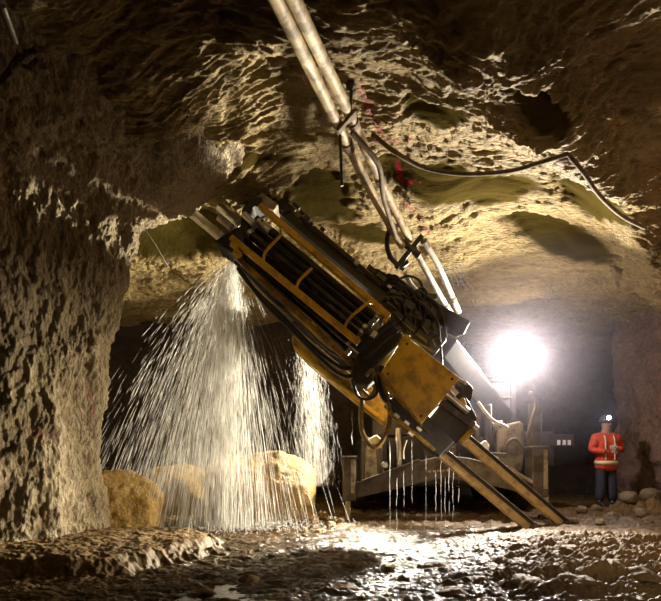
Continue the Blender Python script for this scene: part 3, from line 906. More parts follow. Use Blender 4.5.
# -- two stinger beams down to the floor
for (a, b, Y0, Y1) in (((440, 452), (531, 531), FY - 0.02, 7.06), ((466, 440), (563, 526), FY + 0.25, 7.55)):
    p, q = W(*a, Y0), W(*b, Y1)
    q = Vector((q.x, q.y, max(q.z, gz(q.x, q.y) + 0.02)))
    st = MB().bar(p, q, 0.16, 0.13).build('stinger_beam', M['beam_tan'], rig, 0.01)
    t = (q - p).normalized()
    nrm = Vector((0, 1, 0)).cross(t)
    if nrm.z < 0: nrm = -nrm
    off = nrm * 0.055 + Vector((0, -0.075, 0))
    MB().bar(p + off, q + off, 0.05, 0.03).build('beam_strip', M['black'], st, 0.005)
    off = nrm * 0.075 + Vector((0, -0.02, 0))
    MB().bar(p + off, q + off, 0.03, 0.10).build('chrome_rail', M['steel'], st, 0.006)
    MB().bar(q - t * 0.06, q + t * 0.05, 0.20, 0.18).build('foot_shoe', M['grey'], st, 0.02)

# -- hose loops
hose('hose_loop', [W(a, b, FY - 0.35) for a, b in ((362, 398), (361, 420), (364, 436), (374, 447), (383, 440), (390, 418), (386, 392), (378, 372))], 0.035, M['hose_yellow'], rig)
hose('hose_loop', [W(a, b, FY - 0.38) for a, b in ((352, 380), (358, 396), (368, 399), (377, 392), (374, 376))], 0.022, M['hose'], rig)
hose('hose_loop', [W(a, b, FY - 0.34) for a, b in ((382, 366), (379, 380), (384, 398), (392, 402))], 0.045, M['hose'], rig)
hose('hose_loop', [W(a, b, FY - 0.36) for a, b in ((366, 376), (372, 370), (376, 384), (370, 396), (362, 390))], 0.025, M['hose_yellow'], rig)

# -- black valve and hose cluster above the plate
cl = MB().plate([(384, 318), (380, 292), (392, 284), (408, 288), (430, 300), (444, 316), (447, 340), (436, 354), (418, 344), (402, 334)], FY + 0.3, 0.5).build('valve_cluster', M['black'], rig, 0.03)
rng = random.Random(8)
for k in range(26):
    x = rng.uniform(384, 438); y = 284 + max(0, (x - 400) * 0.45) + rng.uniform(-4, 44)
    p = W(x, y, FY + rng.uniform(-0.05, 0.28)); w = rng.uniform(0.04, 0.10)
    MB().bar(p, p + Vector((rng.uniform(0.05, 0.18), 0.04, rng.uniform(-0.14, 0.02))), w, w * 0.9).build('valve', M[rng.choice(['black', 'hose', 'hose'])], cl, 0.012)
for k in range(14):
    x = rng.uniform(376, 420); y = 280 + max(0, (x - 400) * 0.45) + rng.uniform(-2, 24)
    hose('control_hose', [W(x, y, FY + 0.1), W(x + rng.uniform(6, 14), y - rng.uniform(5, 11), FY + 0.05), W(x + rng.uniform(18, 30), y + rng.uniform(2, 12), FY + 0.1), W(x + rng.uniform(20, 34), y + 34, FY + 0.2)], 0.02, M['hose'], cl, 7, 6)
MB().bar(W(370, 277, FY + 0.2), W(464, 330, FY + 0.45), 0.24, 0.3).build('hose_carrier', M['black'], cl, 0.04)
hose('control_hose', [W(418, 300, FY), W(436, 318, FY - .05), W(440, 340, FY), W(442, 366, FY)], 0.018, M['hose'], cl, 7, 6)

MB().bar(W(440, 345, 7.8), W(500, 420, 9.3), 0.42, 0.42).build('boom', M['black'], rig, 0.05)
# -- carrier: chassis, cab, wheels
ch = MB().box((0.55, 8.7, 0.55), (3.55, 12.4, 1.45)).build('chassis', M['dark_body'], rig, 0.06)
MB().box((0.8, 9.3, 1.45), (3.3, 12.2, 2.0)).build('engine_hood', M['dark_body'], ch, 0.08)
for sx in (0.35, 3.55):
    for yy_ in (9.7, 11.6):
        tyre = MB().tube([(sx - 0.05, yy_, 0.58), (sx, yy_, 0.58), (sx + 0.3, yy_, 0.58), (sx + 0.35, yy_, 0.58)], [0.46, 0.56, 0.56, 0.46], 28).build('wheel', M['rubber'], rig)
        MB().tube([(sx - 0.06, yy_, 0.58), (sx + 0.36, yy_, 0.58)], 0.26, 20).build('rim', M['grey'], tyre)
# cab with canopy
cab = MB().box((1.85, 9.6, 2.6), (3.75, 11.6, 2.72)).build('canopy', M['dark_body'], rig, 0.03)
for (x, y) in ((1.93, 9.68), (3.67, 9.68), (1.93, 11.5), (3.67, 11.5)):
    MB().box((x - 0.05, y - 0.05, 1.4), (x + 0.05, y + 0.05, 2.6)).build('canopy_post', M['dark_body'], cab, 0.01)
MB().box((1.98, 9.66, 2.0), (3.62, 9.69, 2.58)).build('windscreen', M['glass'], cab)
MB().bar((1.93, 9.62, 2.3), (3.67, 9.62, 2.3), 0.04, 0.04).build('screen_bar', M['grey'], cab)
# outrigger frame in front of the carrier
OY = 8.0
fr = MB().plate([(350, 486), (420, 461), (446, 455), (470, 458), (512, 469), (541, 487), (541, 497), (500, 488), (446, 478), (430, 481), (350, 500)], OY + 0.05, 0.28).build('outrigger_frame', M['grey'], rig, 0.02)
MB().bar(W(352, 485, OY), W(420, 460, OY), 0.04, 0.10).build('frame_flange', M['grey'], fr, 0.006)
MB().bar(W(506, 467, OY), W(538, 486, OY), 0.05, 0.10).build('frame_flange', M['pale_panel'], fr, 0.006)
for (x0, x1, y0, y1, fx) in ((343, 356, 458, 501, 348), (533, 549, 448, 497, 546)):
    post = MB().plate([(x0, y0), (x1, y0), (x1, y1), (x0, y1)], OY - 0.06, 0.3).build('outrigger_post', M['grey'], rig, 0.02)
    MB().plate([(x1 - 5, y0 + 2), (x1 - 1, y0 + 1), (x1 - 1, y1 - 8), (x1 - 5, y1 - 8)], OY - 0.08, 0.04).build('post_edge', M['pale_panel'], post, 0.006)
    MB().plate([(x0 - 1, y0 - 2), (x1 + 1, y0 - 2), (x1 + 1, y0 + 1), (x0 - 1, y0 + 1)], OY - 0.08, 0.34).build('post_cap', M['grey'], post, 0.008)
    top = W(fx, y1 - 2, OY + 0.08); z0 = gz(top.x, top.y)
    leg = MB().tube([top, (top.x, top.y, z0 + 0.02)], 0.045, 16).build('jack_leg', M['pale_steel'], rig)
    MB().tube([(top.x, top.y, z0 - 0.02), (top.x, top.y, z0 + 0.04)], 0.13, 18).build('jack_foot', M['grey'], leg)
# row of pale studs on the frame beam
for k in range(5):
    p = W(428 + k * 4.6, 471.5 - k * 0.3, OY + 0.045)
    MB().bar(p, p + Vector((0.05, 0, 0.0)), 0.035, 0.02).build('frame_stud', M['pale_panel'], fr)
# fenders and panels behind the frame
fe = MB().plate([(497, 470), (497, 430), (503, 425), (520, 421), (524, 424), (525, 452), (522, 472)], OY + 0.45, 0.35).build('fender_panel', M['pale_panel'], rig, 0.03)
hose('arch_hose', [W(a, b, OY + 0.38) for a, b in ((503, 456), (507, 444), (515, 439), (523, 447), (530, 452))], 0.03, M['hose_brown'], fe)
MB().tube([W(493, 426, OY + 0.5), W(503, 424, OY + 0.45)], 0.07, 14).build('fender_bracket', M['pale_panel'], fe)
fe2 = MB().plate([(366, 492), (366, 450), (370, 438), (377, 434), (382, 440), (383, 462), (388, 488)], OY + 0.35, 0.3).build('fender_panel', M['pale_panel'], rig, 0.04)
for (x, y, r) in ((385, 465, 0.055), (496, 459, 0.05)):
    p = W(x, y, OY + 0.0)
    rl = MB().tube([p, p + Vector((0, 0.12, 0))], r, 18).build('round_lamp', M['pale_panel'], rig)
    MB().tube([p - Vector((0, 0.01, 0)), p + Vector((0, 0.01, 0))], r * 0.75, 18).build('lamp_glass', M['white_mark'], rl)
# upright cylinders, brackets between the panels
for (x0, y0, x1, y1, r, mt) in ((378, 448, 381, 490, 0.07, 'grey'), (398, 428, 400, 470, 0.05, 'steel'), (452, 400, 452, 462, 0.06, 'grey'), (478, 412, 477, 466, 0.05, 'grey'), (487, 406, 488, 470, 0.07, 'dark_body'), (535, 404, 534, 448, 0.12, 'grey'), (490, 404, 490, 420, 0.03, 'white_mark')):
    MB().tube([W(x0, y0, OY + 0.4), W(x1, y1, OY + 0.4)], r, 14).build('hydraulic_cylinder', M[mt], rig)
MB().plate([(478, 452), (507, 453), (507, 458), (478, 458)], OY + 0.1, 0.2).build('step_plate', M['grey'], rig, 0.01)
MB().plate([(480, 444), (486, 440), (490, 446), (488, 453), (481, 453)], OY + 0.2, 0.12).build('white_valve', M['white_mark'], rig, 0.015)
MB().plate([(388, 440), (420, 432), (424, 462), (390, 472)], OY + 0.5, 0.5).build('pump_box', M['black'], rig, 0.03)
hose('pale_hose', [W(a, b, OY) for a, b in ((478, 402), (485, 412), (494, 421), (503, 425), (508, 428))], 0.028, M['hose_white'], rig)
hose('brown_hose', [W(a, b, OY + .2) for a, b in ((530, 392), (536, 404), (532, 420), (528, 440), (536, 456))], 0.03, M['hose_brown'], rig)
# marker reflectors
mk = MB().box((4.30, 9.36, 1.30), (4.75, 9.5, 1.55)).build('marker_board', M['dark_body'], rig, 0.01)
for x in (559, 564.5, 569.5):
    p = W(x, 442.5, 9.35)
    MB().plate([(x - 1.4, 440), (x + 1.4, 440), (x + 1.4, 445), (x - 1.4, 445)], 9.34, 0.02).build('reflector', M['white_mark'], mk)
MB().box((3.5, 9.4, 0.9), (4.4, 9.7, 1.6)).build('side_box', M['dark_body'], rig, 0.04)

# -- the work lamp on its mast
wl = MB().tube([LAMP + Vector((0, 0.0, 0)), LAMP + Vector((0, -0.10, 0)), LAMP + Vector((0, -0.16, 0))], [0.12, 0.25, 0.26], 32).build('work_lamp', M['black'], rig)
MB().tube([LAMP + Vector((0, -0.165, 0)), LAMP + Vector((0, -0.175, 0))], 0.24, 32).build('lamp_lens', M['lens'], wl)
MB().tube([LAMP + Vector((0, 0.02, 0)), Vector((LAMP.x, LAMP.y + 0.15, 2.72)), Vector((LAMP.x, 9.7, 2.68))], 0.035, 10).build('lamp_bracket', M['black'], wl)
sl = MB().tube([LAMP + Vector((0.0, 0.02, 0)), LAMP + Vector((0.30, -0.03, 0))], 0.03, 10).build('added_spill_arm', M['black'], wl)  # made-up arm for the added spill lamp
sd_ = MB().tube([LAMP + Vector((0.26, -0.03, 0)), LAMP + Vector((0.32, -0.04, 0))], [0.05, 0.085], 16).build('added_spill_lamp', M['black'], wl)  # made-up housing for the added spill light
# smaller lamp on the back of the feed
fd = (Vector((-3.0, 5.3, 1.9)) - FLAMP).normalized()
fl_ = MB().tube([FLAMP - fd * 0.20, FLAMP - fd * 0.10], [0.06, 0.10], 18).build('feed_lamp', M['black'], rig)
MB().tube([FLAMP - fd * 0.10, FLAMP - fd * 0.09], 0.09, 18).build('lamp_lens', M['white_mark'], fl_)

# ------------------------------------------------------------------ service pipes across the roof
YA, YB = 3.25, 5.1
pipe1 = [W(272, -12, 3.1), W(277, 0, 3.25), W(343, 135, 5.1), W(372, 193, 6.0), W(402, 246, 6.8)]
pipe2 = [W(287, -14, 3.1), W(294, 0, 3.25), W(350, 116, 4.9), W(366, 150, 5.35), W(388, 196, 6.1), W(410, 240, 6.8)]
for pts, lab in ((pipe1, 'left tan plastic pipe of the pair slanting down from the roof'), (pipe2, 'right tan plastic pipe of the pair slanting down from the roof')):
    pr = empty('service_pipe', pts[0]); tag(pr, lab, 'pipe', 'pair of tan pipes')
    sp = spline(pts, 10)
    MB().tube(sp, 0.053, 16).build('pipe_wall', M['tan'], pr)
    for k in (21, 36):
        if k + 1 < len(sp):
            MB().tube([sp[k], sp[k + 1]], 0.064, 16).build('pipe_coupling', M['hose_brown'], pr)
for pts, lab in (([W(414, 249, 6.85), W(428, 274, 7.2), W(441, 297, 7.6), W(453, 316, 8.0)], 'left pale tube of the pair reaching down behind the rig'),
                 ([W(424, 241, 6.85), W(438, 265, 7.2), W(449, 289, 7.6), W(459, 312, 8.0)], 'right pale tube of the pair reaching down behind the rig')):
    pr = empty('rig_tube', pts[-1]); tag(pr, lab, 'tube', 'pair of pale tubes')
    sp = spline(pts, 8)
    MB().tube(sp, 0.042, 14).build('tube_wall', M['hose_white'], pr)
    MB().tube([sp[0], sp[2]], 0.05, 14).build('tube_collar', M['steel'], pr)
    MB().tube([sp[-6], sp[-5]], 0.05, 14).build('tube_collar', M['hose_brown'], pr)
pr = hose('short_tube', [W(405, 272, 7.3), W(411, 284, 7.4), W(420, 294, 7.5)], 0.035, M['hose_white'])
tag(pr, 'short pale tube between the rig and the pipe bracket', 'tube')
# bracket with chain at the pipe ends
br = empty('pipe_bracket', W(414, 246, 6.8)); tag(br, 'dark steel bracket joining the tan pipes to the pale tubes', 'bracket')
MB().bar(W(396, 268, 6.85), W(422, 236, 6.85), 0.07, 0.07).build('bracket_arm', M['black'], br, 0.01)
MB().bar(W(400, 240, 6.85), W(420, 256, 6.85), 0.06, 0.10).build('bracket_clamp', M['grey'], br, 0.01)
MB().bar(W(388, 256, 6.9), W(404, 270, 6.9), 0.05, 0.05).build('bracket_arm', M['black'], br, 0.01)
ho = hose('looped_hose', [W(392, 222, 6.6), W(387, 240, 6.65), W(390, 256, 6.75), (W(400, 266, 6.85)), W(408, 262, 6.85)], 0.035, M['hose'])
tag(ho, 'black hose looping under the pipe bracket', 'hose')
ho = hose('twisted_hose', [W(352, 132, 4.95), W(372, 155, 5.2), W(380, 170, 5.4), W(384, 200, 5.9), W(396, 236, 6.6)], 0.03, M['hose_brown'])
tag(ho, 'brown hose wound along the tan pipes', 'hose')
# pipe clamp and strap hanging at the joint
cp = empty('pipe_clamp', W(346, 128, 4.95)); tag(cp, 'black clamp holding the two tan pipes to the roof', 'clamp')
MB().bar(W(338, 132, 4.9), W(356, 112, 4.8), 0.035, 0.10).build('clamp_band', M['hose_brown'], cp, 0.01)
MB().tube([W(350, 116, 4.85), W(351, 98, 4.9), W(353, 72, 4.95)], 0.018, 8).build('clamp_hanger', M['black'], cp)
MB().bar(W(347, 84, 4.9), W(354, 86, 4.9), 0.10, 0.05).build('hanger_hook', M['black'], cp, 0.01)
ho = MB().tube([W(340, 135, 4.95), W(341, 160, 4.97), W(342, 186, 5.0)], 0.016, 8).build('hanging_strap', M['black'])
tag(ho, 'thin black strap hanging from the tan pipes', 'strap')
# long hose across the roof
ho = hose('roof_hose', [W(372, 134, 5.0), W(395, 152, 5.0), W(425, 168, 5.2), (W(465, 174, 5.2)), W(510, 171, 5.1), W(545, 161, 4.9), W(568, 154, 4.8)], 0.024, M['hose_brown'])
tag(ho, 'brown hose sagging across the roof from the pipes', 'hose')
ho = hose('roof_cable', [W(568, 154, 4.8), W(583, 172, 4.9), W(600, 196, 5.2), W(622, 216, 5.6), W(645, 228, 5.9)], 0.022, M['hose_brown'])
tag(ho, 'thin brown cable running down the roof to the right wall', 'cable')
ho = MB().tube([W(140, 222, 6.8), W(155, 244, 6.9), W(169, 268, 7.2)], 0.008, 6).build('loose_wire', M['wire'])
tag(ho, 'thin wire hanging beside the rock pillar', 'wire')
rd = MB().tube([W(2, 6, 3.2), W(15, 42, 3.4)], 0.024, 10).build('rock_bolt', M['wire'])
tag(rd, 'steel rock bolt sticking out at the upper left', 'rock bolt')
rb = empty('roof_bolt', W(188, 112, 4.9)); tag(rb, 'bolt with a small washer plate in the dark roof', 'roof bolt')
MB().tube([W(188, 112, 4.75), W(188, 108, 4.95)], 0.025, 10).build('bolt_shaft', M['steel'], rb)
MB().tube([W(187.5, 111, 4.85), W(187.5, 110, 4.87)], 0.06, 12).build('washer_plate', M['black'], rb)
# piece of wire mesh pinned to the roof
wm = empty('wire_mesh', W(450, 275, 8.2)); tag(wm, 'piece of square wire mesh pinned to the roof behind the pale tubes', 'wire mesh')
a, b, c, d = W(437, 268, 8.0), W(460, 264, 8.0), W(468, 284, 8.3), W(444, 286, 8.3)
for k in range(6):
    t = k / 5
    MB().tube([a.lerp(b, t), d.lerp(c, t)], 0.0045, 6).build('wire', M['hose'], wm)
    MB().tube([a.lerp(d, t), b.lerp(c, t)], 0.0045, 6).build('wire', M['hose'], wm)


# ------------------------------------------------------------------ person
def skin_obj(name, joints, edges, mat, parent, root=0, sub=2):
    me = bpy.data.meshes.new(name)
    me.from_pydata([j[0] for j in joints], edges, [])
    o = link_mesh(name, me, mat, parent)
    md = o.modifiers.new('skin', 'SKIN'); md.use_smooth_shade = True
    sv = me.skin_vertices[0].data if len(me.skin_vertices) else None
    if sv is None:
        me.attributes  # noqa
    return o, md


def make_person():
    P0 = W(606, 512, 9.6)
    gx, gy = P0.x, 9.6
    g = gz(gx, gy)
    root = empty('person', (gx, gy, g))
    tag(root, 'person in red jacket and helmet with lit cap lamp by the right wall', 'person')

    def skinned(name, J, E, mat, sub=2):
        me = bpy.data.meshes.new(name)
        me.from_pydata([(gx + p[0], gy + p[1], g + p[2]) for p, r in J], E, [])
        o = bpy.data.objects.new(name, me); COL.objects.link(o); me.materials.append(mat)
        o.parent = root; o.location = (-gx, -gy, -g)
        bpy.context.view_layer.objects.active = o
        md = o.modifiers.new('skin', 'SKIN')
        if not me.skin_vertices:
            o.select_set(True)
            bpy.ops.object.modifier_remove(modifier='skin'); md = o.modifiers.new('skin', 'SKIN')
        for i, (p, r) in enumerate(J):
            sv = me.skin_vertices[0].data[i]
            sv.radius = r if isinstance(r, tuple) else (r, r)
            sv.use_root = (i == 0)
        md.use_smooth_shade = True
        s = o.modifiers.new('sub', 'SUBSURF'); s.levels = sub; s.render_levels = sub
        return o
    # trunk, neck, head and arms in skin; feet planted slightly apart
    J = [((0, 0, 0.92), (0.13, 0.10)), ((0, 0, 1.12), (0.12, 0.09)), ((0, 0, 1.36), (0.15, 0.10)), ((0, -0.01, 1.50), 0.07), ((0, -0.03, 1.59), (0.088, 0.10)), ((0, -0.04, 1.70), (0.10, 0.12)), ((0, -0.02, 1.78), (0.075, 0.085)),
         ((-0.09, 0, 0.86), 0.085), ((-0.11, -0.02, 0.48), 0.06), ((-0.12, 0.01, 0.08), 0.045),
         ((0.09, 0, 0.86), 0.085), ((0.11, -0.02, 0.48), 0.06), ((0.13, 0.01, 0.08), 0.045),
         ((-0.18, 0, 1.40), 0.055), ((-0.25, 0.0, 1.14), 0.043), ((-0.05, -0.20, 1.10), 0.033),
         ((0.18, 0, 1.40), 0.055), ((0.25, 0.0, 1.14), 0.043), ((0.10, -0.22, 1.18), 0.033)]
    E = [(0, 1), (1, 2), (2, 3), (3, 4), (4, 5), (5, 6), (0, 7), (7, 8), (8, 9), (0, 10), (10, 11), (11, 12), (2, 13), (13, 14), (14, 15), (2, 16), (16, 17), (17, 18)]
    skinned('body', J, E, M['skin'])
    # jacket
    J = [((0, 0, 0.70), (0.235, 0.18)), ((0, 0, 0.86), (0.23, 0.175)), ((0, 0, 1.15), (0.215, 0.16)), ((0, 0.0, 1.38), (0.22, 0.145)), ((0, 0.0, 1.50), (0.10, 0.09)),
         ((-0.21, 0, 1.39), 0.10), ((-0.30, 0.0, 1.13), 0.085), ((-0.09, -0.21, 1.10), 0.065),
         ((0.21, 0, 1.39), 0.10), ((0.30, 0.0, 1.13), 0.085), ((0.13, -0.22, 1.165), 0.065)]
    E = [(0, 1), (1, 2), (2, 3), (3, 4), (3, 5), (5, 6), (6, 7), (3, 8), (8, 9), (9, 10)]
    jk = skinned('jacket', J, E, M['red'])
    # reflective bands: hip band and one stripe over each shoulder

    def oval(z, rx, ry, h, name, mat):
        n_ = 28; m = MB(); vv = []
        for zz, k in ((z, 1), (z + h, 1)):
            vv += [(gx + rx * k * math.cos(2 * math.pi * i / n_), gy + ry * k * math.sin(2 * math.pi * i / n_), g + zz) for i in range(n_)]
        m.add(vv, [(i, (i + 1) % n_, n_ + (i + 1) % n_, n_ + i) for i in range(n_)], True)
        o = m.build(name, mat, None)
        o.parent = jk; o.location = (0, 0, 0)
        sd = o.modifiers.new('solid', 'SOLIDIFY'); sd.thickness = 0.006
        return o
    oval(0.85, 0.212, 0.200, 0.075, 'reflective_band', M['reflective'])
    for sx in (-0.09, 0.09):
        o = MB().tube(spline([(gx + sx, gy - 0.150, g + 0.95), (gx + sx, gy - 0.150, g + 1.2), (gx + sx, gy - 0.125, g + 1.38), (gx + sx, gy - 0.04, g + 1.46)], 6), 0.014, 8).build('shoulder_stripe', M['reflective'], None)
        o.parent = jk; o.location = (0, 0, 0)
    # trousers
    J = [((0, 0, 0.95), (0.14, 0.11)), ((-0.09, 0.01, 0.80), 0.105), ((-0.11, -0.01, 0.48), 0.098), ((-0.12, 0.01, 0.10), 0.10), ((0.09, 0.01, 0.80), 0.105), ((0.11, -0.01, 0.48), 0.098), ((0.13, 0.01, 0.10), 0.10)]
    skinned('trousers', J, [(0, 1), (1, 2), (2, 3), (0, 4), (4, 5), (5, 6)], M['trouser'])
    # boots
    for sx in (-0.12, 0.13):
        skinned('boot', [((sx, 0.02, 0.07), (0.075, 0.07)), ((sx, 0.02, 0.36), 0.09), ((sx * 1.15, -0.13, 0.055), (0.07, 0.055)), ((sx * 1.2, -0.22, 0.05), (0.06, 0.045))], [(0, 1), (0, 2), (2, 3)], M['boot'])
    # hands with separate fingers, in pale gloves
    for hx, hy, hz, s in ((-0.03, -0.22, 1.10, 1), (0.08, -0.24, 1.19, -1)):
        J = [((hx, hy, hz), (0.03, 0.022)), ((hx + s * 0.06, hy - 0.01, hz + 0.01), (0.038, 0.02))]
        E = [(0, 1)]
        for q, ln in enumerate((0.05, 0.06, 0.056, 0.042)):
            zz = hz + 0.035 - 0.02 * q
            i = len(J)
            J += [((hx + s * 0.085, hy - 0.015, zz), 0.011), ((hx + s * (0.085 + ln * 0.6), hy - 0.012, zz - 0.004), 0.010), ((hx + s * (0.085 + ln), hy + 0.01, zz - 0.012), 0.009)]
            E += [(1, i), (i, i + 1), (i + 1, i + 2)]
        i = len(J)
        J += [((hx + s * 0.03, hy - 0.02, hz + 0.04), 0.013), ((hx + s * 0.055, hy - 0.03, hz + 0.065), 0.011)]
        E += [(0, i), (i, i + 1)]
        skinned('glove', J, E, M['glove'], 1)
    # face: nose, eyes, mouth, ears
    hc = Vector((gx, gy - 0.04, g + 1.67))

    def ell(name, c, r, mat, par=None, nn=14):
        m = MB(); vv = []; ff = []
        for i in range(nn + 1):
            th = math.pi * i / nn
            for j in range(nn):
                ph = 2 * math.pi * j / nn
                vv.append((c[0] + r[0] * math.sin(th) * math.cos(ph), c[1] + r[1] * math.sin(th) * math.sin(ph), c[2] + r[2] * math.cos(th)))
        for i in range(nn):
            for j in range(nn):
                ff.append((i * nn + j, (i + 1) * nn + j, (i + 1) * nn + (j + 1) % nn, i * nn + (j + 1) % nn))
        m.add(vv, ff, True)
        o = m.build(name, mat, None); o.parent = par or root
        o.location = (0, 0, 0) if par else (-gx, -gy, -g)
        return o
    ell('nose', (hc.x, hc.y - 0.10, hc.z - 0.015), (0.014, 0.022, 0.025), M['skin'])
    for sx in (-1, 1):
        ell('eye', (hc.x + sx * 0.032, hc.y - 0.085, hc.z + 0.012), (0.013, 0.008, 0.008), M['boot'])
        ell('ear', (hc.x + sx * 0.082, hc.y + 0.005, hc.z - 0.005), (0.012, 0.025, 0.035), M['skin'])
    ell('mouth', (hc.x, hc.y - 0.088, hc.z - 0.058), (0.026, 0.010, 0.008), M['boot'])
    # helmet: shell, brim, cap lamp
    m = MB(); nn = 24; vv = []; ff = []
    for i in range(9):
        th = (math.pi / 2) * i / 8
        for j in range(nn):
            ph = 2 * math.pi * j / nn
            vv.append((hc.x + 0.125 * math.sin(th) * math.cos(ph), hc.y + 0.02 + 0.145 * math.sin(th) * math.sin(ph), hc.z + 0.05 + 0.13 * math.cos(th)))
    for j in range(nn):
        ph = 2 * math.pi * j / nn
        k = 1.18 + 0.18 * max(0, -math.sin(ph))
        vv.append((hc.x + 0.125 * k * math.cos(ph), hc.y + 0.02 + 0.145 * k * math.sin(ph), hc.z + 0.04))
    for i in range(9):
        for j in range(nn):
            ff.append((i * nn + j, (i + 1) * nn + j, (i + 1) * nn + (j + 1) % nn, i * nn + (j + 1) % nn))
    m.add(vv, ff, True)
    he = m.build('helmet', M['helmet'], None); he.parent = root; he.location = (-gx, -gy, -g)
    sd = he.modifiers.new('solid', 'SOLIDIFY'); sd.thickness = 0.008
    lampc = Vector((hc.x - 0.05, hc.y - 0.135, hc.z + 0.10))
    cl_ = MB().tube([lampc + Vector((0, 0.05, 0)), lampc], 0.04, 18).build('cap_lamp', M['boot'], None); cl_.parent = root; cl_.location = (-gx, -gy, -g)
    ln_ = MB().tube([lampc + Vector((0, -0.004, 0)), lampc + Vector((0, -0.014, 0))], 0.038, 18).build('cap_lamp_lens', M['lens_small'], None); ln_.parent = cl_; ln_.location = (0, 0, 0)
    ll = lamp('cap_lamp_light', 'SPOT', lampc + Vector((0, -0.05, 0)), 25, (0.9, 0.94, 1.0), 0.04, target=lampc + Vector((-0.4, -2, -0.4)), spot=110)
    return root


make_person()


# ------------------------------------------------------------------ falling water
def streaks(name, segs, mat, label, cat):
    """segs: (n,2,3) start / end, (n,) radius: three-sided slivers of water"""
    S, R = segs
    n_ = len(S)
    d = S[:, 1] - S[:, 0]
    L_ = np.linalg.norm(d, axis=1)[:, None] + 1e-9
    t = d / L_
    a = np.cross(t, np.array([0.0, 1.0, 0.0])); a /= np.linalg.norm(a, axis=1)[:, None] + 1e-9
    b = np.cross(t, a)
    mid = S[:, 0] + d * 0.7
    V = np.zeros((n_, 5, 3))
    for k in range(3):
        an = 2 * math.pi * k / 3
        V[:, k] = mid + (a * math.cos(an) + b * math.sin(an)) * R[:, None]
    V[:, 3] = S[:, 0]; V[:, 4] = S[:, 1]
    F = np.array([(0, 1, 3), (1, 2, 3), (2, 0, 3), (1, 0, 4), (2, 1, 4), (0, 2, 4)])
    f = (F[None] + (np.arange(n_) * 5)[:, None, None]).reshape(-1, 3)
    me = bpy.data.meshes.new(name)
    me.vertices.add(n_ * 5); me.vertices.foreach_set('co', V.astype(np.float32).ravel())
    me.loops.add(f.size); me.loops.foreach_set('vertex_index', f.astype(np.int32).ravel())
    me.polygons.add(len(f))
    me.polygons.foreach_set('loop_start', np.arange(0, f.size, 3, dtype=np.int32))
    me.polygons.foreach_set('loop_total', np.full(len(f), 3, dtype=np.int32))
    me.update()
    o = link_mesh(name, me, mat)
    tag(o, label, cat, kind='stuff')
    return o


def jet(src, n_, vx, vy, vz, seed, dur=(0.02, 0.075), rad=(0.003, 0.0065), tmax=1.1, zend=0.03, srcr=0.08, tpow=0.8):
    r = np.random.RandomState(seed)
    p0 = np.array(src) + r.normal(size=(n_, 3)) * srcr
    v = np.stack([r.normal(vx[0], vx[1], n_), r.normal(vy[0], vy[1], n_), r.normal(vz[0], vz[1], n_)], 1)
    zf = p0[:, 2] - zend
    tf = (v[:, 2] + np.sqrt(v[:, 2] ** 2 + 2 * 9.81 * zf)) / 9.81
    t0 = tf * r.uniform(0, 1, n_) ** tpow
    dt = r.uniform(dur[0], dur[1], n_)
    t1 = np.minimum(t0 + dt, tf)
    g = np.array([0, 0, -9.81])
    A = p0 + v * t0[:, None] + 0.5 * g * (t0 ** 2)[:, None]
    B = p0 + v * t1[:, None] + 0.5 * g * (t1 ** 2)[:, None]
    return np.stack([A, B], 1), r.uniform(rad[0], rad[1], n_) * (0.7 + 0.5 * r.uniform(0, 1, n_) ** 3)


def cat2(*js):
    return np.concatenate([j[0] for j in js]), np.concatenate([j[1] for j in js])


noz = W(231, 262, FY + 0.0)
j1 = jet(noz, 6000, (-0.75, 1.15), (0.0, 0.6), (-4.4, 0.9), 1, dur=(0.02, 0.12), rad=(0.0015, 0.0036), srcr=0.07, tpow=0.75)
j2 = jet(noz, 3000, (-0.1, 0.35), (0.0, 0.35), (-4.2, 0.6), 2, dur=(0.012, 0.05), srcr=0.06, tpow=1.0)
j3 = jet(noz, 900, (-2.6, 0.6), (0.1, 0.5), (-2.6, 0.7), 3, dur=(0.012, 0.05), srcr=0.08)
streaks('water_spray', cat2(j1, j2, j3), M['spray'], 'white fan of water spraying down from the drill head', 'water spray')
src2 = W(306, 348, FY + 0.9)
j4 = jet(src2, 3500, (0.25, 0.25), (0.0, 0.15), (-1.2, 0.6), 4, dur=(0.02, 0.06), rad=(0.001, 0.002), srcr=0.10, zend=0.6)
streaks('water_veil', j4, M['veil'], 'thin white veil of water falling behind the yellow swing beam', 'water spray')
# splash over the floor below the spray
r = np.random.RandomState(9)
nS = 1500
bx = r.normal(-1.15, 0.6, nS); by = r.normal(7.0, 0.4, nS); bz = np.abs(r.normal(0, 0.07, nS)) + 0.03
A = np.stack([bx, by, bz], 1); B = A + np.stack([r.normal(0, 0.03, nS), r.normal(0, 0.02, nS), r.uniform(0.01, 0.05, nS)], 1)
streaks('water_splash', (np.stack([A, B], 1), r.uniform(0.002, 0.005, nS)), M['spray'], 'low cloud of splashing drops where the spray hits the floor', 'splash')
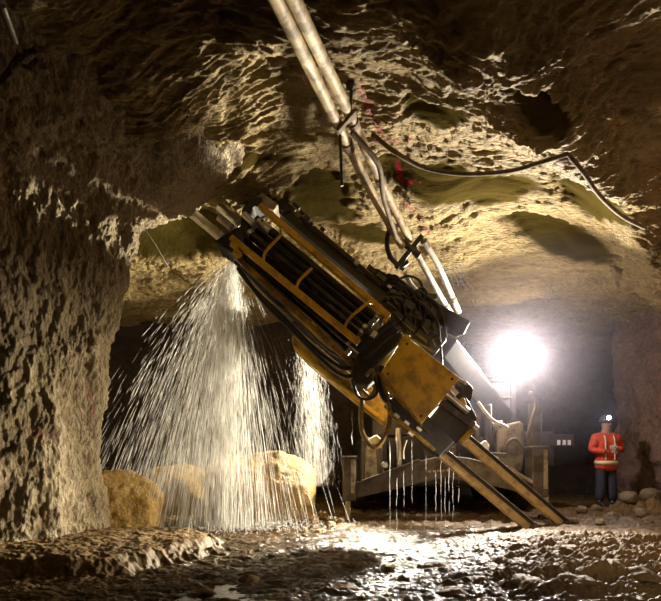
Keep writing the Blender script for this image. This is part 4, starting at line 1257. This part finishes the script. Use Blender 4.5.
# dripping water under the rig
for x, y0, y1 in ((390, 440, 530), (397, 470, 528), (352, 395, 440), (426, 452, 520), (441, 456, 516), (445, 462, 526), (449, 456, 520), (453, 470, 514), (459, 452, 500), (412, 440, 500), (404, 470, 516), (436, 470, 520)):
    r = np.random.RandomState(int(x))
    Y = FY + r.uniform(-0.1, 0.2)
    nn = 9
    S = []
    for k in range(nn):
        if r.uniform() < 0.25: continue
        ya = y0 + (y1 - y0) * k / nn; yb = ya + (y1 - y0) / nn * r.uniform(1.2, 2.6)
        xa = x + r.uniform(-0.4, 0.4)
        S.append([W(xa, ya, Y), W(xa + r.uniform(-0.5, 0.5), yb, Y)])
    S = np.array([[list(a), list(b)] for a, b in S])
    S[:, :, 2] = np.maximum(S[:, :, 2], 0.02)
    streaks('water_drip', (S, np.full(len(S), 0.0035)), M['drip'], 'thin streams of water dripping from the underside of the rig', 'water drip')['group'] = 'water dripping under the rig'

# ------------------------------------------------------------------ haze in the air of the drift
hm, hnt, hb = new_mat('drift_haze')
hnt.nodes.remove(hb)
vsn = hnt.nodes.new('ShaderNodeVolumeScatter')
vsn.inputs['Color'].default_value = (0.93, 0.86, 1.0, 1)
vsn.inputs['Density'].default_value = 0.011
vsn.inputs['Anisotropy'].default_value = 0.65
hnt.links.new(vsn.outputs[0], [x for x in hnt.nodes if x.type == 'OUTPUT_MATERIAL'][0].inputs['Volume'])
hv, hf, hn = [], [], 32
for i in range(hn + 1):
    for k in range(hn):
        th, ph = math.pi * i / hn, 2 * math.pi * k / hn
        hv.append(LAMP + Vector((2.3 * math.sin(th) * math.cos(ph), -0.3 + 2.3 * math.sin(th) * math.sin(ph), 2.0 * math.cos(th))))
for i in range(hn):
    for k in range(hn):
        hf.append((i * hn + k, (i + 1) * hn + k, (i + 1) * hn + (k + 1) % hn, i * hn + (k + 1) % hn))
hz = MB().add(hv, hf, True).build('haze', hm)
tag(hz, 'thin damp haze hanging in the air around the work lamp', 'haze', kind='stuff')
scene.cycles.volume_bounces = 0
scene.cycles.max_bounces = 6
scene.cycles.transparent_max_bounces = 32
